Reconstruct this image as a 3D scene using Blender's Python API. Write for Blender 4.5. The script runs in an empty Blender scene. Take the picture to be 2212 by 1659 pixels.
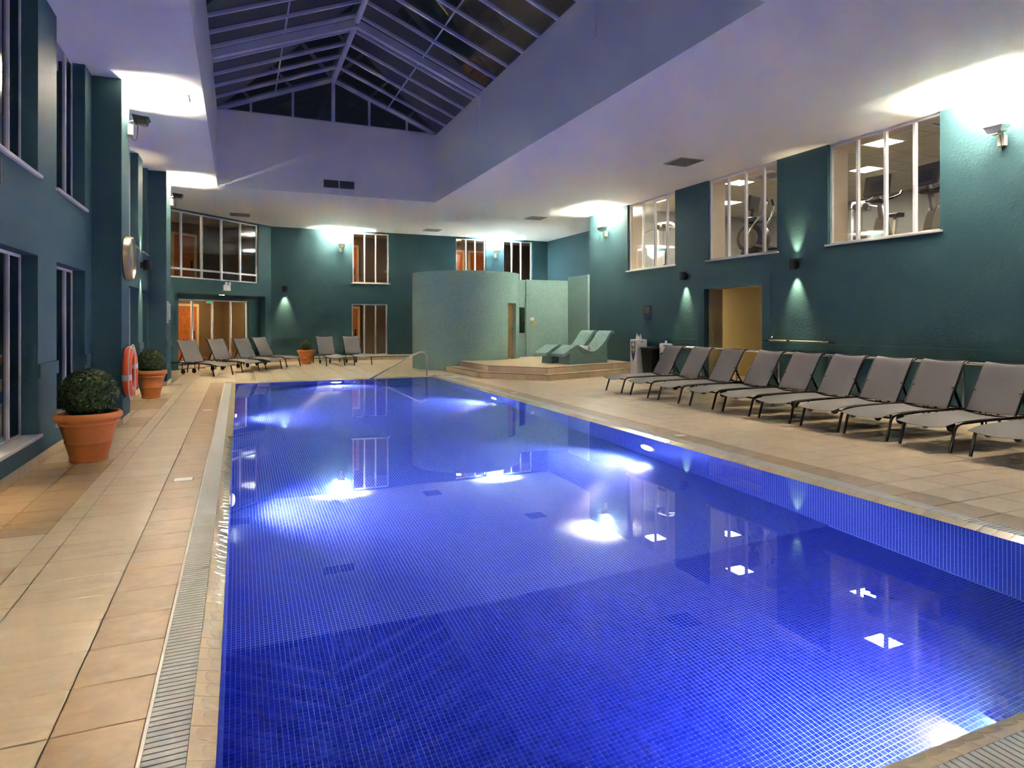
import bpy, bmesh, math, random
from mathutils import Vector, Matrix

random.seed(7)
S = bpy.context.scene
COL = S.collection
R = math.radians

# ------------------------------------------------------------------ camera
EYE = 1.45
cam = bpy.data.cameras.new('camera')
cam_o = bpy.data.objects.new('camera', cam)
COL.objects.link(cam_o)
cam.sensor_width = 36.0
cam.lens = 36.0 * 1383.0 / 2212.0
cam.shift_y = -(829.5 - 695.0) / 2212.0
cam.clip_end = 200
cam_o.location = (0, 0, EYE)
cam_o.rotation_euler = (R(90), 0, -math.atan(590.0 / 1383.0))
S.camera = cam_o

# ------------------------------------------------------------------ world, exposure
W = bpy.data.worlds.new('night_sky')
S.world = W
W.use_nodes = True
W.node_tree.nodes['Background'].inputs['Color'].default_value = (0.012, 0.015, 0.024, 1)
W.node_tree.nodes['Background'].inputs['Strength'].default_value = 0.5
S.view_settings.view_transform = 'Standard'
S.view_settings.look = 'None'
S.view_settings.exposure = 0.0
S.view_settings.gamma = 1.0
S.view_settings.use_curve_mapping = False
try:
    S.cycles.use_denoising = True
    S.cycles.max_bounces = 8
    S.cycles.diffuse_bounces = 4
    S.cycles.glossy_bounces = 3
    S.cycles.transmission_bounces = 6
    S.cycles.adaptive_threshold = 0.03
    S.cycles.adaptive_min_samples = 16
    S.cycles.transparent_max_bounces = 16
    S.cycles.sample_clamp_indirect = 0.0
except Exception:
    pass
# strengths of the lamps the place has (used by the lamps' own builders below)
FLOOD = 8200.0      # wall uplighters
POOL = 390.0        # underwater lamps (watts)
SCONCE = 210.0       # black wall drums
GYM = 95.0           # gym ceiling panels

# ------------------------------------------------------------------ materials
def nt(name):
    m = bpy.data.materials.new(name)
    m.use_nodes = True
    n = m.node_tree
    for x in list(n.nodes):
        n.nodes.remove(x)
    out = n.nodes.new('ShaderNodeOutputMaterial')
    return m, n, out

def N(n, kind, **kw):
    x = n.nodes.new(kind)
    for k, v in kw.items():
        setattr(x, k, v)
    return x

def math_node(n, op, a, b=None):
    x = N(n, 'ShaderNodeMath', operation=op)
    for i, v in enumerate((a, b)):
        if v is None:
            continue
        if isinstance(v, (int, float)):
            x.inputs[i].default_value = v
        else:
            n.links.new(v, x.inputs[i])
    return x.outputs[0]

def mixcol(n, fac, a, b):
    x = N(n, 'ShaderNodeMix', data_type='RGBA')
    for i, v in ((0, fac), (6, a), (7, b)):
        if isinstance(v, (int, float)):
            x.inputs[i].default_value = v
        elif isinstance(v, tuple):
            x.inputs[i].default_value = (*v, 1)
        else:
            n.links.new(v, x.inputs[i])
    return x.outputs[2]

def plain(name, col, rough=0.5, metal=0.0, var=0.0, vscale=3.0, bump=0.0, bscale=40.0, spec=0.5, coat=0.0):
    m, n, out = nt(name)
    p = N(n, 'ShaderNodeBsdfPrincipled')
    p.inputs['Base Color'].default_value = (*col, 1)
    p.inputs['Roughness'].default_value = rough
    p.inputs['Metallic'].default_value = metal
    p.inputs['Specular IOR Level'].default_value = spec
    p.inputs['Coat Weight'].default_value = coat
    n.links.new(p.outputs[0], out.inputs[0])
    pos = N(n, 'ShaderNodeNewGeometry').outputs['Position']
    if var > 0:
        t = N(n, 'ShaderNodeTexNoise')
        t.inputs['Scale'].default_value = vscale
        t.inputs['Detail'].default_value = 5
        n.links.new(pos, t.inputs['Vector'])
        lo = tuple(c * (1 - var) for c in col)
        hi = tuple(min(1, c * (1 + var)) for c in col)
        n.links.new(mixcol(n, t.outputs[0], lo, hi), p.inputs['Base Color'])
    if bump > 0:
        t = N(n, 'ShaderNodeTexNoise')
        t.inputs['Scale'].default_value = bscale
        t.inputs['Detail'].default_value = 4
        n.links.new(pos, t.inputs['Vector'])
        b = N(n, 'ShaderNodeBump')
        b.inputs['Strength'].default_value = bump
        b.inputs['Distance'].default_value = 0.02
        n.links.new(t.outputs[0], b.inputs['Height'])
        n.links.new(b.outputs[0], p.inputs['Normal'])
    return m

def emitter(name, col, strength):
    m, n, out = nt(name)
    e = N(n, 'ShaderNodeEmission')
    e.inputs[0].default_value = (*col, 1)
    e.inputs[1].default_value = strength
    n.links.new(e.outputs[0], out.inputs[0])
    return m

def thin_glass(name, tint=(1, 1, 1), ior=1.5):
    m, n, out = nt(name)
    f = N(n, 'ShaderNodeFresnel')
    bf = N(n, 'ShaderNodeNewGeometry').outputs['Backfacing']      # a pane reflects alike from both sides
    n.links.new(math_node(n, 'ADD', ior, math_node(n, 'MULTIPLY', bf, 1 / ior - ior)), f.inputs[0])
    # two faces of a pane reflect: about twice the single-face reflectance
    k = math_node(n, 'MINIMUM', math_node(n, 'MULTIPLY', f.outputs[0], 1.7), 1.0)
    t = N(n, 'ShaderNodeBsdfTransparent')
    t.inputs[0].default_value = (*tint, 1)
    g = N(n, 'ShaderNodeBsdfGlossy')
    g.inputs['Roughness'].default_value = 0.0
    x = N(n, 'ShaderNodeMixShader')
    n.links.new(k, x.inputs[0])
    n.links.new(t.outputs[0], x.inputs[1])
    n.links.new(g.outputs[0], x.inputs[2])
    n.links.new(x.outputs[0], out.inputs[0])
    return m

def mosaic(name, src, pitch, gw, ca, cb, grout, rough=0.25, off=(0, 0), bump=0.3):
    """small square tiles with a pale joint; src = 'uv' or two of xyz"""
    m, n, out = nt(name)
    if src == 'uv':
        v = N(n, 'ShaderNodeUVMap').outputs[0]
        ax = 'XY'
    else:
        v = N(n, 'ShaderNodeNewGeometry').outputs['Position']
        ax = src.upper()
    sp = N(n, 'ShaderNodeSeparateXYZ')
    n.links.new(v, sp.inputs[0])
    q = [math_node(n, 'DIVIDE', math_node(n, 'SUBTRACT', sp.outputs[a], o), pitch) for a, o in zip(ax, off)]
    fr = [math_node(n, 'FRACT', a) for a in q]
    edge = [math_node(n, 'GREATER_THAN', math_node(n, 'ABSOLUTE', math_node(n, 'SUBTRACT', a, 0.5)), 0.5 - gw / 2) for a in fr]
    j = math_node(n, 'MAXIMUM', edge[0], edge[1])
    cell = N(n, 'ShaderNodeCombineXYZ')
    for i in (0, 1):
        n.links.new(math_node(n, 'FLOOR', q[i]), cell.inputs[i])
    wn = N(n, 'ShaderNodeTexWhiteNoise', noise_dimensions='2D')
    n.links.new(cell.outputs[0], wn.inputs['Vector'])
    c = mixcol(n, j, mixcol(n, wn.outputs[0], ca, cb), grout)
    p = N(n, 'ShaderNodeBsdfPrincipled')
    n.links.new(c, p.inputs['Base Color'])
    n.links.new(math_node(n, 'ADD', math_node(n, 'MULTIPLY', j, 0.45), rough), p.inputs['Roughness'])
    b = N(n, 'ShaderNodeBump')
    b.inputs['Strength'].default_value = bump
    b.inputs['Distance'].default_value = 0.003
    n.links.new(math_node(n, 'SUBTRACT', 1.0, j), b.inputs['Height'])
    n.links.new(b.outputs[0], p.inputs['Normal'])
    n.links.new(p.outputs[0], out.inputs[0])
    return m

def piece_tile(name, ca, cb, rough, vein=0.0, stretch=(1, 1, 1), veincol=None, vscale=6.0):
    """tiles that are separate pieces: colour differs from piece to piece"""
    m, n, out = nt(name)
    geo = N(n, 'ShaderNodeNewGeometry')
    oi = N(n, 'ShaderNodeObjectInfo')
    rnd = math_node(n, 'FRACT', math_node(n, 'ADD', math_node(n, 'MULTIPLY', geo.outputs['Random Per Island'], 7.13), oi.outputs['Random']))
    c = mixcol(n, rnd, ca, cb)
    p = N(n, 'ShaderNodeBsdfPrincipled')
    p.inputs['Roughness'].default_value = rough
    if vein > 0:
        mp = N(n, 'ShaderNodeMapping')
        mp.inputs['Scale'].default_value = stretch
        n.links.new(geo.outputs['Position'], mp.inputs['Vector'])
        sh = N(n, 'ShaderNodeVectorMath', operation='ADD')
        n.links.new(mp.outputs[0], sh.inputs[0])
        cx = N(n, 'ShaderNodeCombineXYZ')
        n.links.new(math_node(n, 'MULTIPLY', rnd, 31.0), cx.inputs[2])
        n.links.new(cx.outputs[0], sh.inputs[1])
        t = N(n, 'ShaderNodeTexNoise')
        t.inputs['Scale'].default_value = vscale
        t.inputs['Detail'].default_value = 8
        t.inputs['Roughness'].default_value = 0.65
        t.inputs['Distortion'].default_value = 0.6
        n.links.new(sh.outputs[0], t.inputs['Vector'])
        rp = N(n, 'ShaderNodeValToRGB')
        rp.color_ramp.elements[0].position = 0.35
        rp.color_ramp.elements[1].position = 0.7
        n.links.new(t.outputs[0], rp.inputs[0])
        c = mixcol(n, math_node(n, 'MULTIPLY', rp.outputs[0], vein), c, veincol)
        b = N(n, 'ShaderNodeBump')
        b.inputs['Strength'].default_value = 0.12
        b.inputs['Distance'].default_value = 0.01
        n.links.new(t.outputs[0], b.inputs['Height'])
        n.links.new(b.outputs[0], p.inputs['Normal'])
    n.links.new(c, p.inputs['Base Color'])
    n.links.new(p.outputs[0], out.inputs[0])
    return m

def water_mat():
    m, n, out = nt('pool_water')
    g = N(n, 'ShaderNodeBsdfGlass')
    g.inputs['Color'].default_value = (0.93, 0.97, 1, 1)
    g.inputs['Roughness'].default_value = 0.0
    g.inputs['IOR'].default_value = 1.333
    t = N(n, 'ShaderNodeTexNoise')
    t.inputs['Scale'].default_value = 1.1
    t.inputs['Detail'].default_value = 1
    pos = N(n, 'ShaderNodeNewGeometry').outputs['Position']
    n.links.new(pos, t.inputs['Vector'])
    b = N(n, 'ShaderNodeBump')
    b.inputs['Strength'].default_value = 0.05
    b.inputs['Distance'].default_value = 0.015
    n.links.new(t.outputs[0], b.inputs['Height'])
    n.links.new(b.outputs[0], g.inputs['Normal'])
    n.links.new(g.outputs[0], out.inputs[0])
    return m

def sling_mat():
    m, n, out = nt('woven_sling_fabric')
    p = N(n, 'ShaderNodeBsdfPrincipled')
    p.inputs['Roughness'].default_value = 0.75
    tc = N(n, 'ShaderNodeTexCoord').outputs['Object']
    t = N(n, 'ShaderNodeTexNoise')
    t.inputs['Scale'].default_value = 160
    n.links.new(tc, t.inputs['Vector'])
    t2 = N(n, 'ShaderNodeTexNoise')
    t2.inputs['Scale'].default_value = 2.2
    n.links.new(tc, t2.inputs['Vector'])
    c1 = mixcol(n, t.outputs[0], (0.165, 0.146, 0.132), (0.28, 0.25, 0.228))
    n.links.new(mixcol(n, math_node(n, 'MULTIPLY', t2.outputs[0], 0.35), c1, (0.145, 0.127, 0.116)), p.inputs['Base Color'])
    n.links.new(p.outputs[0], out.inputs[0])
    return m

PITCH = 0.0267
M = {}
M['teal'] = plain('teal_wall_paint', (0.047, 0.110, 0.123), 0.6, var=0.10, vscale=0.9, bump=0.25, bscale=22, spec=0.2)
M['white_ceiling'] = plain('white_ceiling_paint', (0.80, 0.775, 0.72), 0.8, var=0.02, bump=0.06, bscale=60, spec=0.2)
M['white_frame'] = plain('white_frame_paint', (0.72, 0.70, 0.67), 0.4)
M['sill'] = plain('cream_sill_paint', (0.70, 0.66, 0.58), 0.25)
M['alu'] = plain('skylight_bar_paint', (0.62, 0.62, 0.68), 0.45, spec=0.5)
M['bar_edge'] = plain('skylight_gasket_rubber', (0.02, 0.02, 0.025), 0.6)
M['glass'] = thin_glass('clear_window_glass', (0.90, 0.91, 0.90))
M['dark_glass'] = thin_glass('tinted_window_glass', (0.55, 0.53, 0.50))
M['roof_glass'] = thin_glass('skylight_glass', (0.7, 0.75, 0.8))
M['grout'] = plain('floor_grout', (0.17, 0.125, 0.085), 0.85)
M['tile_light'] = piece_tile('light_sandstone_tile', (0.56, 0.425, 0.265), (0.47, 0.35, 0.21), 0.34, 0.85, (1.0, 3.2, 1), (0.62, 0.49, 0.32), 4.0)
M['tile_brown'] = piece_tile('brown_sandstone_tile', (0.39, 0.245, 0.125), (0.33, 0.205, 0.10), 0.36, 0.9, (1.4, 2.2, 1), (0.47, 0.31, 0.165), 5.0)
M['tile_deck'] = piece_tile('tan_sandstone_tile', (0.68, 0.50, 0.31), (0.58, 0.42, 0.255), 0.34, 0.8, (1.4, 2.2, 1), (0.73, 0.56, 0.36), 4.0)
M['coping'] = piece_tile('cream_coping_tile', (0.76, 0.62, 0.44), (0.70, 0.56, 0.39), 0.14, 0.25, (2, 2, 1), (0.80, 0.68, 0.50), 6.0)
M['grate'] = plain('pale_grating_plastic', (0.54, 0.52, 0.48), 0.45, bump=0.15, bscale=400)
M['grate_dark'] = plain('channel_dark', (0.03, 0.028, 0.025), 0.6)
M['grate_edge'] = plain('grating_edge_strip', (0.68, 0.62, 0.52), 0.35)
BA, BB, BG = (0.005, 0.018, 0.33), (0.013, 0.033, 0.48), (0.25, 0.44, 0.92)
M['pool_xy'] = mosaic('blue_mosaic_floor', 'xy', PITCH, 0.12, BA, BB, BG, 0.2, (-0.07, 1.47))
M['pool_xz'] = mosaic('blue_mosaic_end', 'xz', PITCH, 0.12, BA, BB, BG, 0.2)
M['pool_yz'] = mosaic('blue_mosaic_side', 'yz', PITCH, 0.12, BA, BB, BG, 0.2)
M['pool_tile'] = piece_tile('blue_mosaic_piece', BA, BB, 0.2)
M['pool_grout'] = plain('pale_blue_grout', BG, 0.7)
M['green'] = mosaic('green_mosaic', 'uv', 0.045, 0.17, (0.165, 0.295, 0.26), (0.215, 0.355, 0.315), (0.31, 0.44, 0.395), 0.16, bump=0.5)
M['green_small'] = mosaic('green_small_mosaic', 'uv', 0.03, 0.17, (0.13, 0.26, 0.215), (0.23, 0.355, 0.305), (0.27, 0.385, 0.335), 0.16, bump=0.3)
M['green_glaze'] = mosaic('green_glazed_strip', 'uv', 0.045, 0.10, (0.15, 0.28, 0.25), (0.21, 0.34, 0.31), (0.30, 0.42, 0.38), 0.07, bump=0.2)
M['water'] = water_mat()
M['terracotta'] = plain('terracotta', (0.66, 0.21, 0.05), 0.6, var=0.18, vscale=7, bump=0.12, bscale=60)
M['soil'] = plain('bark_soil', (0.07, 0.045, 0.03), 0.95, bump=0.8, bscale=60)
M['leaf'] = piece_tile('box_leaf', (0.012, 0.038, 0.006), (0.085, 0.155, 0.024), 0.5)
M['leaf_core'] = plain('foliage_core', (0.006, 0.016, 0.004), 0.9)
M['sling'] = sling_mat()
M['dark_metal'] = plain('dark_lounger_metal', (0.022, 0.021, 0.020), 0.35, metal=0.3)
M['black'] = plain('black_plastic', (0.012, 0.012, 0.013), 0.4)
M['black_metal'] = plain('black_lamp_metal', (0.010, 0.010, 0.011), 0.35)
M['steel'] = plain('polished_steel', (0.72, 0.70, 0.66), 0.16, metal=1.0)
M['brushed'] = plain('brushed_steel', (0.55, 0.52, 0.48), 0.35, metal=0.9)
M['grey_plastic'] = plain('grey_machine_plastic', (0.040, 0.036, 0.033), 0.32)
M['mid_grey'] = plain('warm_grey_plastic', (0.24, 0.215, 0.18), 0.4)
M['white_plastic'] = plain('white_plastic', (0.75, 0.73, 0.70), 0.35)
M['cream_plastic'] = plain('cream_plastic', (0.66, 0.60, 0.44), 0.4)
M['blue_mark'] = plain('dark_blue_print', (0.02, 0.02, 0.16), 0.4)
M['orange'] = plain('orange_ring_plastic', (0.82, 0.105, 0.022), 0.38)
M['silver_tape'] = plain('silver_tape', (0.50, 0.50, 0.50), 0.4)
M['rope'] = plain('white_rope', (0.70, 0.64, 0.55), 0.8)
M['brass'] = plain('brushed_brass', (0.52, 0.40, 0.25), 0.3, metal=0.9)
M['clock_face'] = plain('pale_clock_face', (0.62, 0.62, 0.60), 0.3)
M['notice'] = plain('white_notice', (0.62, 0.60, 0.60), 0.5)
M['notice_ink'] = plain('grey_notice_print', (0.18, 0.18, 0.20), 0.6)
M['plaque'] = plain('navy_plaque', (0.008, 0.022, 0.065), 0.35)
M['gold_ink'] = plain('gold_plaque_print', (0.22, 0.19, 0.09), 0.5)
M['blue_ink'] = plain('pale_blue_plaque_print', (0.05, 0.09, 0.16), 0.5)
M['door_wood'] = plain('orange_door_wood', (0.50, 0.135, 0.022), 0.45, var=0.2, vscale=4)
M['door_frame'] = plain('pale_door_frame', (0.66, 0.50, 0.32), 0.5)
M['room_brown'] = plain('brown_room_wall', (0.20, 0.155, 0.115), 0.8, var=0.05)
M['room_tan'] = plain('tan_tiled_wall', (0.17, 0.115, 0.055), 0.6, var=0.3, vscale=30)
M['orange_mosaic'] = mosaic('orange_glitter_mosaic', 'xz', 0.035, 0.12, (0.42, 0.10, 0.015), (0.62, 0.21, 0.05), (0.30, 0.10, 0.03), 0.3)
M['olive'] = plain('olive_yellow_wall', (0.46, 0.37, 0.17), 0.7, var=0.03)
M['gym_cream'] = plain('cream_gym_plaster', (0.72, 0.60, 0.46), 0.75)
M['gym_wall'] = plain('grey_gym_wall', (0.36, 0.35, 0.32), 0.8)
M['gym_tile'] = plain('gym_ceiling_tile', (0.66, 0.58, 0.41), 0.85, bump=0.1, bscale=200)
M['gym_bar'] = plain('gym_ceiling_bar', (0.45, 0.41, 0.32), 0.6)
M['gym_floor'] = plain('dark_gym_floor', (0.05, 0.05, 0.055), 0.7)
M['red'] = plain('red_accent', (0.45, 0.04, 0.02), 0.4)
M['yellow'] = plain('yellow_switch', (0.65, 0.42, 0.02), 0.4)
M['bronze_door'] = plain('bronze_glass_door', (0.20, 0.135, 0.05), 0.3, var=0.15, vscale=1.5)
M['screen'] = plain('dark_screen', (0.008, 0.014, 0.012), 0.15)
M['towel'] = plain('white_towel', (0.74, 0.68, 0.62), 0.95, bump=0.3, bscale=150)
M['bright_shield'] = plain('white_machine_shroud', (0.80, 0.78, 0.74), 0.3)
M['night_roof'] = plain('night_roof_slate', (0.02, 0.022, 0.03), 0.8)
M['pool_lens'] = emitter('pool_lamp_light', (0.72, 0.86, 1.0), 70.0)
M['flood_lens'] = emitter('flood_lamp_light', (1.0, 0.85, 0.66), FLOOD)
M['flood_lens_cool'] = emitter('cool_flood_lamp_light', (1.0, 0.92, 0.80), FLOOD * 1.3)
M['flood_lens_blue'] = emitter('blue_white_flood_lamp_light', (0.74, 0.88, 1.0), FLOOD * 1.2)
M['sconce_lens'] = emitter('sconce_lamp_light', (1.0, 0.95, 0.72), 14)
M['gym_light'] = emitter('gym_panel_light', (1.0, 0.93, 0.78), GYM)
M['room_light'] = emitter('room_lamp_light', (1.0, 0.74, 0.45), 330)
M['hall_fill'] = emitter('hall_fill_light', (1.0, 0.92, 0.72), 210)
M['exit_light'] = emitter('exit_sign_light', (0.02, 0.9, 0.35), 1.2)

# ------------------------------------------------------------------ helpers
class MB:
    def __init__(self):
        self.v = []
        self.f = []
    def add(self, vs, fs):
        o = len(self.v)
        self.v += [tuple(p) for p in vs]
        self.f += [tuple(i + o for i in q) for q in fs]
        return self
    def box(self, x0, x1, y0, y1, z0, z1):
        return self.add([(x0, y0, z0), (x1, y0, z0), (x1, y1, z0), (x0, y1, z0), (x0, y0, z1), (x1, y0, z1), (x1, y1, z1), (x0, y1, z1)],
                        [(0, 3, 2, 1), (4, 5, 6, 7), (0, 1, 5, 4), (1, 2, 6, 5), (2, 3, 7, 6), (3, 0, 4, 7)])
    def obox(self, c, size, rot):
        hx, hy, hz = (s / 2 for s in size)
        k = len(self.v)
        self.box(-hx, hx, -hy, hy, -hz, hz)
        c = Vector(c)
        for i in range(k, len(self.v)):
            self.v[i] = tuple(c + rot @ Vector(self.v[i]))
        return self
    def bar(self, a, b, w, h, up=(0, 0, 1)):
        """rectangular bar from a to b; w across, h along up"""
        a, b, up = Vector(a), Vector(b), Vector(up)
        d = (b - a).normalized()
        s = d.cross(up).normalized()
        u = s.cross(d).normalized()
        vs = []
        for p in (a, b):
            for i, j in ((-1, -1), (1, -1), (1, 1), (-1, 1)):
                vs.append(p + s * (i * w / 2) + u * (j * h / 2))
        return self.add(vs, [(0, 1, 2, 3), (7, 6, 5, 4), (0, 4, 5, 1), (1, 5, 6, 2), (2, 6, 7, 3), (3, 7, 4, 0)])
    def tube(self, pts, r, n=8, closed=False):
        P = [Vector(p) for p in pts]
        m = len(P)
        ref = None
        vs = []
        for i, p in enumerate(P):
            if closed:
                d = P[(i + 1) % m] - P[i - 1]
            else:
                d = P[min(i + 1, m - 1)] - P[max(i - 1, 0)]
            d.normalize()
            if ref is None:
                ref = Vector((0, 0, 1)) if abs(d.z) < 0.9 else Vector((1, 0, 0))
            s = d.cross(ref).normalized()
            u = s.cross(d).normalized()
            ref = u
            rr = r[i] if isinstance(r, (list, tuple)) else r
            for k in range(n):
                a = 2 * math.pi * k / n
                vs.append(p + s * (rr * math.cos(a)) + u * (rr * math.sin(a)))
        fs = []
        for i in range(m if closed else m - 1):
            j = (i + 1) % m
            for k in range(n):
                l = (k + 1) % n
                fs.append((i * n + k, j * n + k, j * n + l, i * n + l))
        if not closed:
            fs.append(tuple(range(n)))
            fs.append(tuple((m - 1) * n + k for k in reversed(range(n))))
        return self.add(vs, fs)
    def lathe(self, prof, n=32, c=(0, 0, 0), axis='z'):
        vs, fs = [], []
        for r, z in prof:
            for k in range(n):
                a = 2 * math.pi * k / n
                q = (r * math.cos(a), r * math.sin(a), z)
                if axis == 'x':
                    q = (q[2], q[0], q[1])
                elif axis == 'y':
                    q = (q[1], q[2], q[0])
                vs.append((q[0] + c[0], q[1] + c[1], q[2] + c[2]))
        for i in range(len(prof) - 1):
            for k in range(n):
                l = (k + 1) % n
                fs.append((i * n + k, i * n + l, (i + 1) * n + l, (i + 1) * n + k))
        if prof[0][0] > 1e-6:
            fs.append(tuple(reversed(range(n))))
        if prof[-1][0] > 1e-6:
            fs.append(tuple((len(prof) - 1) * n + k for k in range(n)))
        return self.add(vs, fs)
    def prism(self, poly, z0, z1):
        n = len(poly)
        vs = [(x, y, z0) for x, y in poly] + [(x, y, z1) for x, y in poly]
        fs = [tuple(reversed(range(n))), tuple(range(n, 2 * n))]
        fs += [(i, (i + 1) % n, n + (i + 1) % n, n + i) for i in range(n)]
        return self.add(vs, fs)
    def extrude_y(self, poly, y0, y1):
        """poly in (x, z), swept along y"""
        n = len(poly)
        vs = [(x, y0, z) for x, z in poly] + [(x, y1, z) for x, z in poly]
        fs = [tuple(range(n)), tuple(reversed(range(n, 2 * n)))]
        fs += [((i + 1) % n, i, n + i, n + (i + 1) % n) for i in range(n)]
        return self.add(vs, fs)
    def ribbon(self, path, y0, y1, th, sag=0.0, ny=6):
        """sheet along an (x, z) path, width y0..y1, with thickness"""
        m = len(path)
        vs, fs = [], []
        for s in (0, 1):
            for i, (x, z) in enumerate(path):
                a = Vector(path[min(i + 1, m - 1)]) - Vector(path[max(i - 1, 0)])
                a.normalize()
                nx, nz = -a.y, a.x
                for j in range(ny + 1):
                    t = j / ny
                    g = sag * 4 * t * (1 - t)
                    k = (-th if s else 0.0) - g
                    vs.append((x + nx * k, y0 + (y1 - y0) * t, z + nz * k))
        w = ny + 1
        o = m * w
        for i in range(m - 1):
            for j in range(ny):
                a, b, c, d = i * w + j, i * w + j + 1, (i + 1) * w + j + 1, (i + 1) * w + j
                fs.append((a, d, c, b))
                fs.append((o + a, o + b, o + c, o + d))
        for i in range(m - 1):
            for j in (0, ny):
                a, d = i * w + j, (i + 1) * w + j
                fs.append((a, d, o + d, o + a) if j else (d, a, o + a, o + d))
        for j in range(ny):
            a, b = j, j + 1
            fs.append((a, b, o + b, o + a))
            a, b = (m - 1) * w + j, (m - 1) * w + j + 1
            fs.append((b, a, o + a, o + b))
        return self.add(vs, fs)
    def mesh(self, name, mat=None, smooth=False, fix=False):
        me = bpy.data.meshes.new(name)
        me.from_pydata(self.v, [], self.f)
        if fix:
            b = bmesh.new()
            b.from_mesh(me)
            bmesh.ops.recalc_face_normals(b, faces=b.faces)
            b.to_mesh(me)
            b.free()
        if mat:
            me.materials.append(M[mat] if isinstance(mat, str) else mat)
        if smooth:
            me.polygons.foreach_set('use_smooth', [True] * len(me.polygons))
        me.update()
        return me
    def build(self, name, mat, parent=None, smooth=False, local=True, bevel=0.0, uvf=None, fix=False):
        if parent is not None and not local:
            w = world_loc(parent)
            self.v = [(x - w[0], y - w[1], z - w[2]) for x, y, z in self.v]
        me = self.mesh(name, mat, smooth, fix)
        if uvf:
            uv = me.uv_layers.new(name='UVMap')
            for p in me.polygons:
                for li in p.loop_indices:
                    uv.data[li].uv = uvf(me.vertices[me.loops[li].vertex_index].co, p.normal)
        o = link(name, me, parent)
        if smooth:
            o.modifiers.new('split', 'EDGE_SPLIT').split_angle = R(38)
        if bevel > 0:
            b = o.modifiers.new('bevel', 'BEVEL')
            b.width = bevel
            b.segments = 2
            b.limit_method = 'ANGLE'
        return o

def world_loc(o):
    x = Vector((0, 0, 0))
    while o is not None:
        x += Vector(o.location)
        o = o.parent
    return x

def link(name, me, parent=None, loc=None):
    o = bpy.data.objects.new(name, me)
    COL.objects.link(o)
    if parent is not None:
        o.parent = parent
    if loc is not None:
        o.location = loc
    return o

def tag(o, label, cat, group=None, kind=None):
    if label:
        o['label'] = label
    if cat:
        o['category'] = cat
    if group:
        o['group'] = group
    if kind:
        o['kind'] = kind
    return o

def thing(name, label, cat, loc=(0, 0, 0), rz=0.0, group=None, kind=None):
    o = link(name, None)
    o.location = loc
    o.rotation_euler = (0, 0, rz)
    return tag(o, label, cat, group, kind)

def copy_tree(o, parent=None):
    c = o.copy()
    COL.objects.link(c)
    c.parent = parent
    for ch in list(o.children):
        copy_tree(ch, c)
    return c

def arc(cx, cz, r, a0, a1, n):
    return [(cx + r * math.cos(R(a0 + (a1 - a0) * i / n)), cz + r * math.sin(R(a0 + (a1 - a0) * i / n))) for i in range(n + 1)]

def smooth_path(pts, it=2):
    P = [Vector(p) for p in pts]
    for _ in range(it):
        Q = [P[0]]
        for a, b in zip(P, P[1:]):
            Q += [a * 0.75 + b * 0.25, a * 0.25 + b * 0.75]
        Q.append(P[-1])
        P = Q
    return [tuple(p) for p in P]

def grid_slab(us, vs, filled, fmap, th):
    """one connected mesh of rectangular cells with thickness; fmap(u, v, depth) -> xyz"""
    mb = MB()
    idx = {}
    def V(i, j, s):
        k = (i, j, s)
        if k not in idx:
            idx[k] = len(mb.v)
            mb.v.append(tuple(fmap(us[i], vs[j], th * s)))
        return idx[k]
    nu, nv = len(us) - 1, len(vs) - 1
    F = [[filled((us[i] + us[i + 1]) / 2, (vs[j] + vs[j + 1]) / 2) for j in range(nv)] for i in range(nu)]
    g = lambda i, j: 0 <= i < nu and 0 <= j < nv and F[i][j]
    for i in range(nu):
        for j in range(nv):
            if not F[i][j]:
                continue
            mb.f.append((V(i, j, 0), V(i + 1, j, 0), V(i + 1, j + 1, 0), V(i, j + 1, 0)))
            mb.f.append((V(i, j, 1), V(i, j + 1, 1), V(i + 1, j + 1, 1), V(i + 1, j, 1)))
            for di, dj, a, b in ((-1, 0, (i, j + 1), (i, j)), (1, 0, (i + 1, j), (i + 1, j + 1)), (0, -1, (i, j), (i + 1, j)), (0, 1, (i + 1, j + 1), (i, j + 1))):
                if not g(i + di, j + dj):
                    mb.f.append((V(*b, 0), V(*a, 0), V(*a, 1), V(*b, 1)))
    return mb

def frame_of(P0, P1):
    P0, P1 = Vector(P0), Vector(P1)
    e = (P1 - P0)
    L = e.length
    e.normalize()
    return P0, e, Vector((-e.y, e.x)), L     # n points into the room (left of the walk)

def wall(name, P0, P1, z0, z1, th, opens=(), mat='teal', label=None, top_open=False):
    P0, e, nrm, L = frame_of(P0, P1)
    us = sorted({0.0, L} | {o[0] for o in opens} | {o[1] for o in opens})
    vs = sorted({z0, z1} | {max(z0, o[2]) for o in opens} | {min(z1, o[3]) for o in opens})
    def filled(u, v):
        return not any(o[0] < u < o[1] and o[2] < v < o[3] for o in opens)
    def fmap(u, v, d):
        p = P0 + e * u - nrm * d
        return (p.x, p.y, v)
    o = grid_slab(us, vs, filled, fmap, th).build(name, mat, fix=True)
    tag(o, label or (name.replace('_', ' ') + ' painted matt teal'), 'wall', kind='structure')
    return o

# =================================================================== geometry of the place
CEIL = 4.85
XR, XL, YB, YN = 10.4, -1.87, 24.4, -2.5
PX0, PX1, PY0, PY1 = -0.07, 4.78, 1.47, 16.67
WX0, WX1, WY0, WY1 = -0.50, 5.15, 5.20, 17.60       # light well
CH0, CH1 = (1.05, 24.35), (-1.87, 21.43)            # chamfered corner

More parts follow.
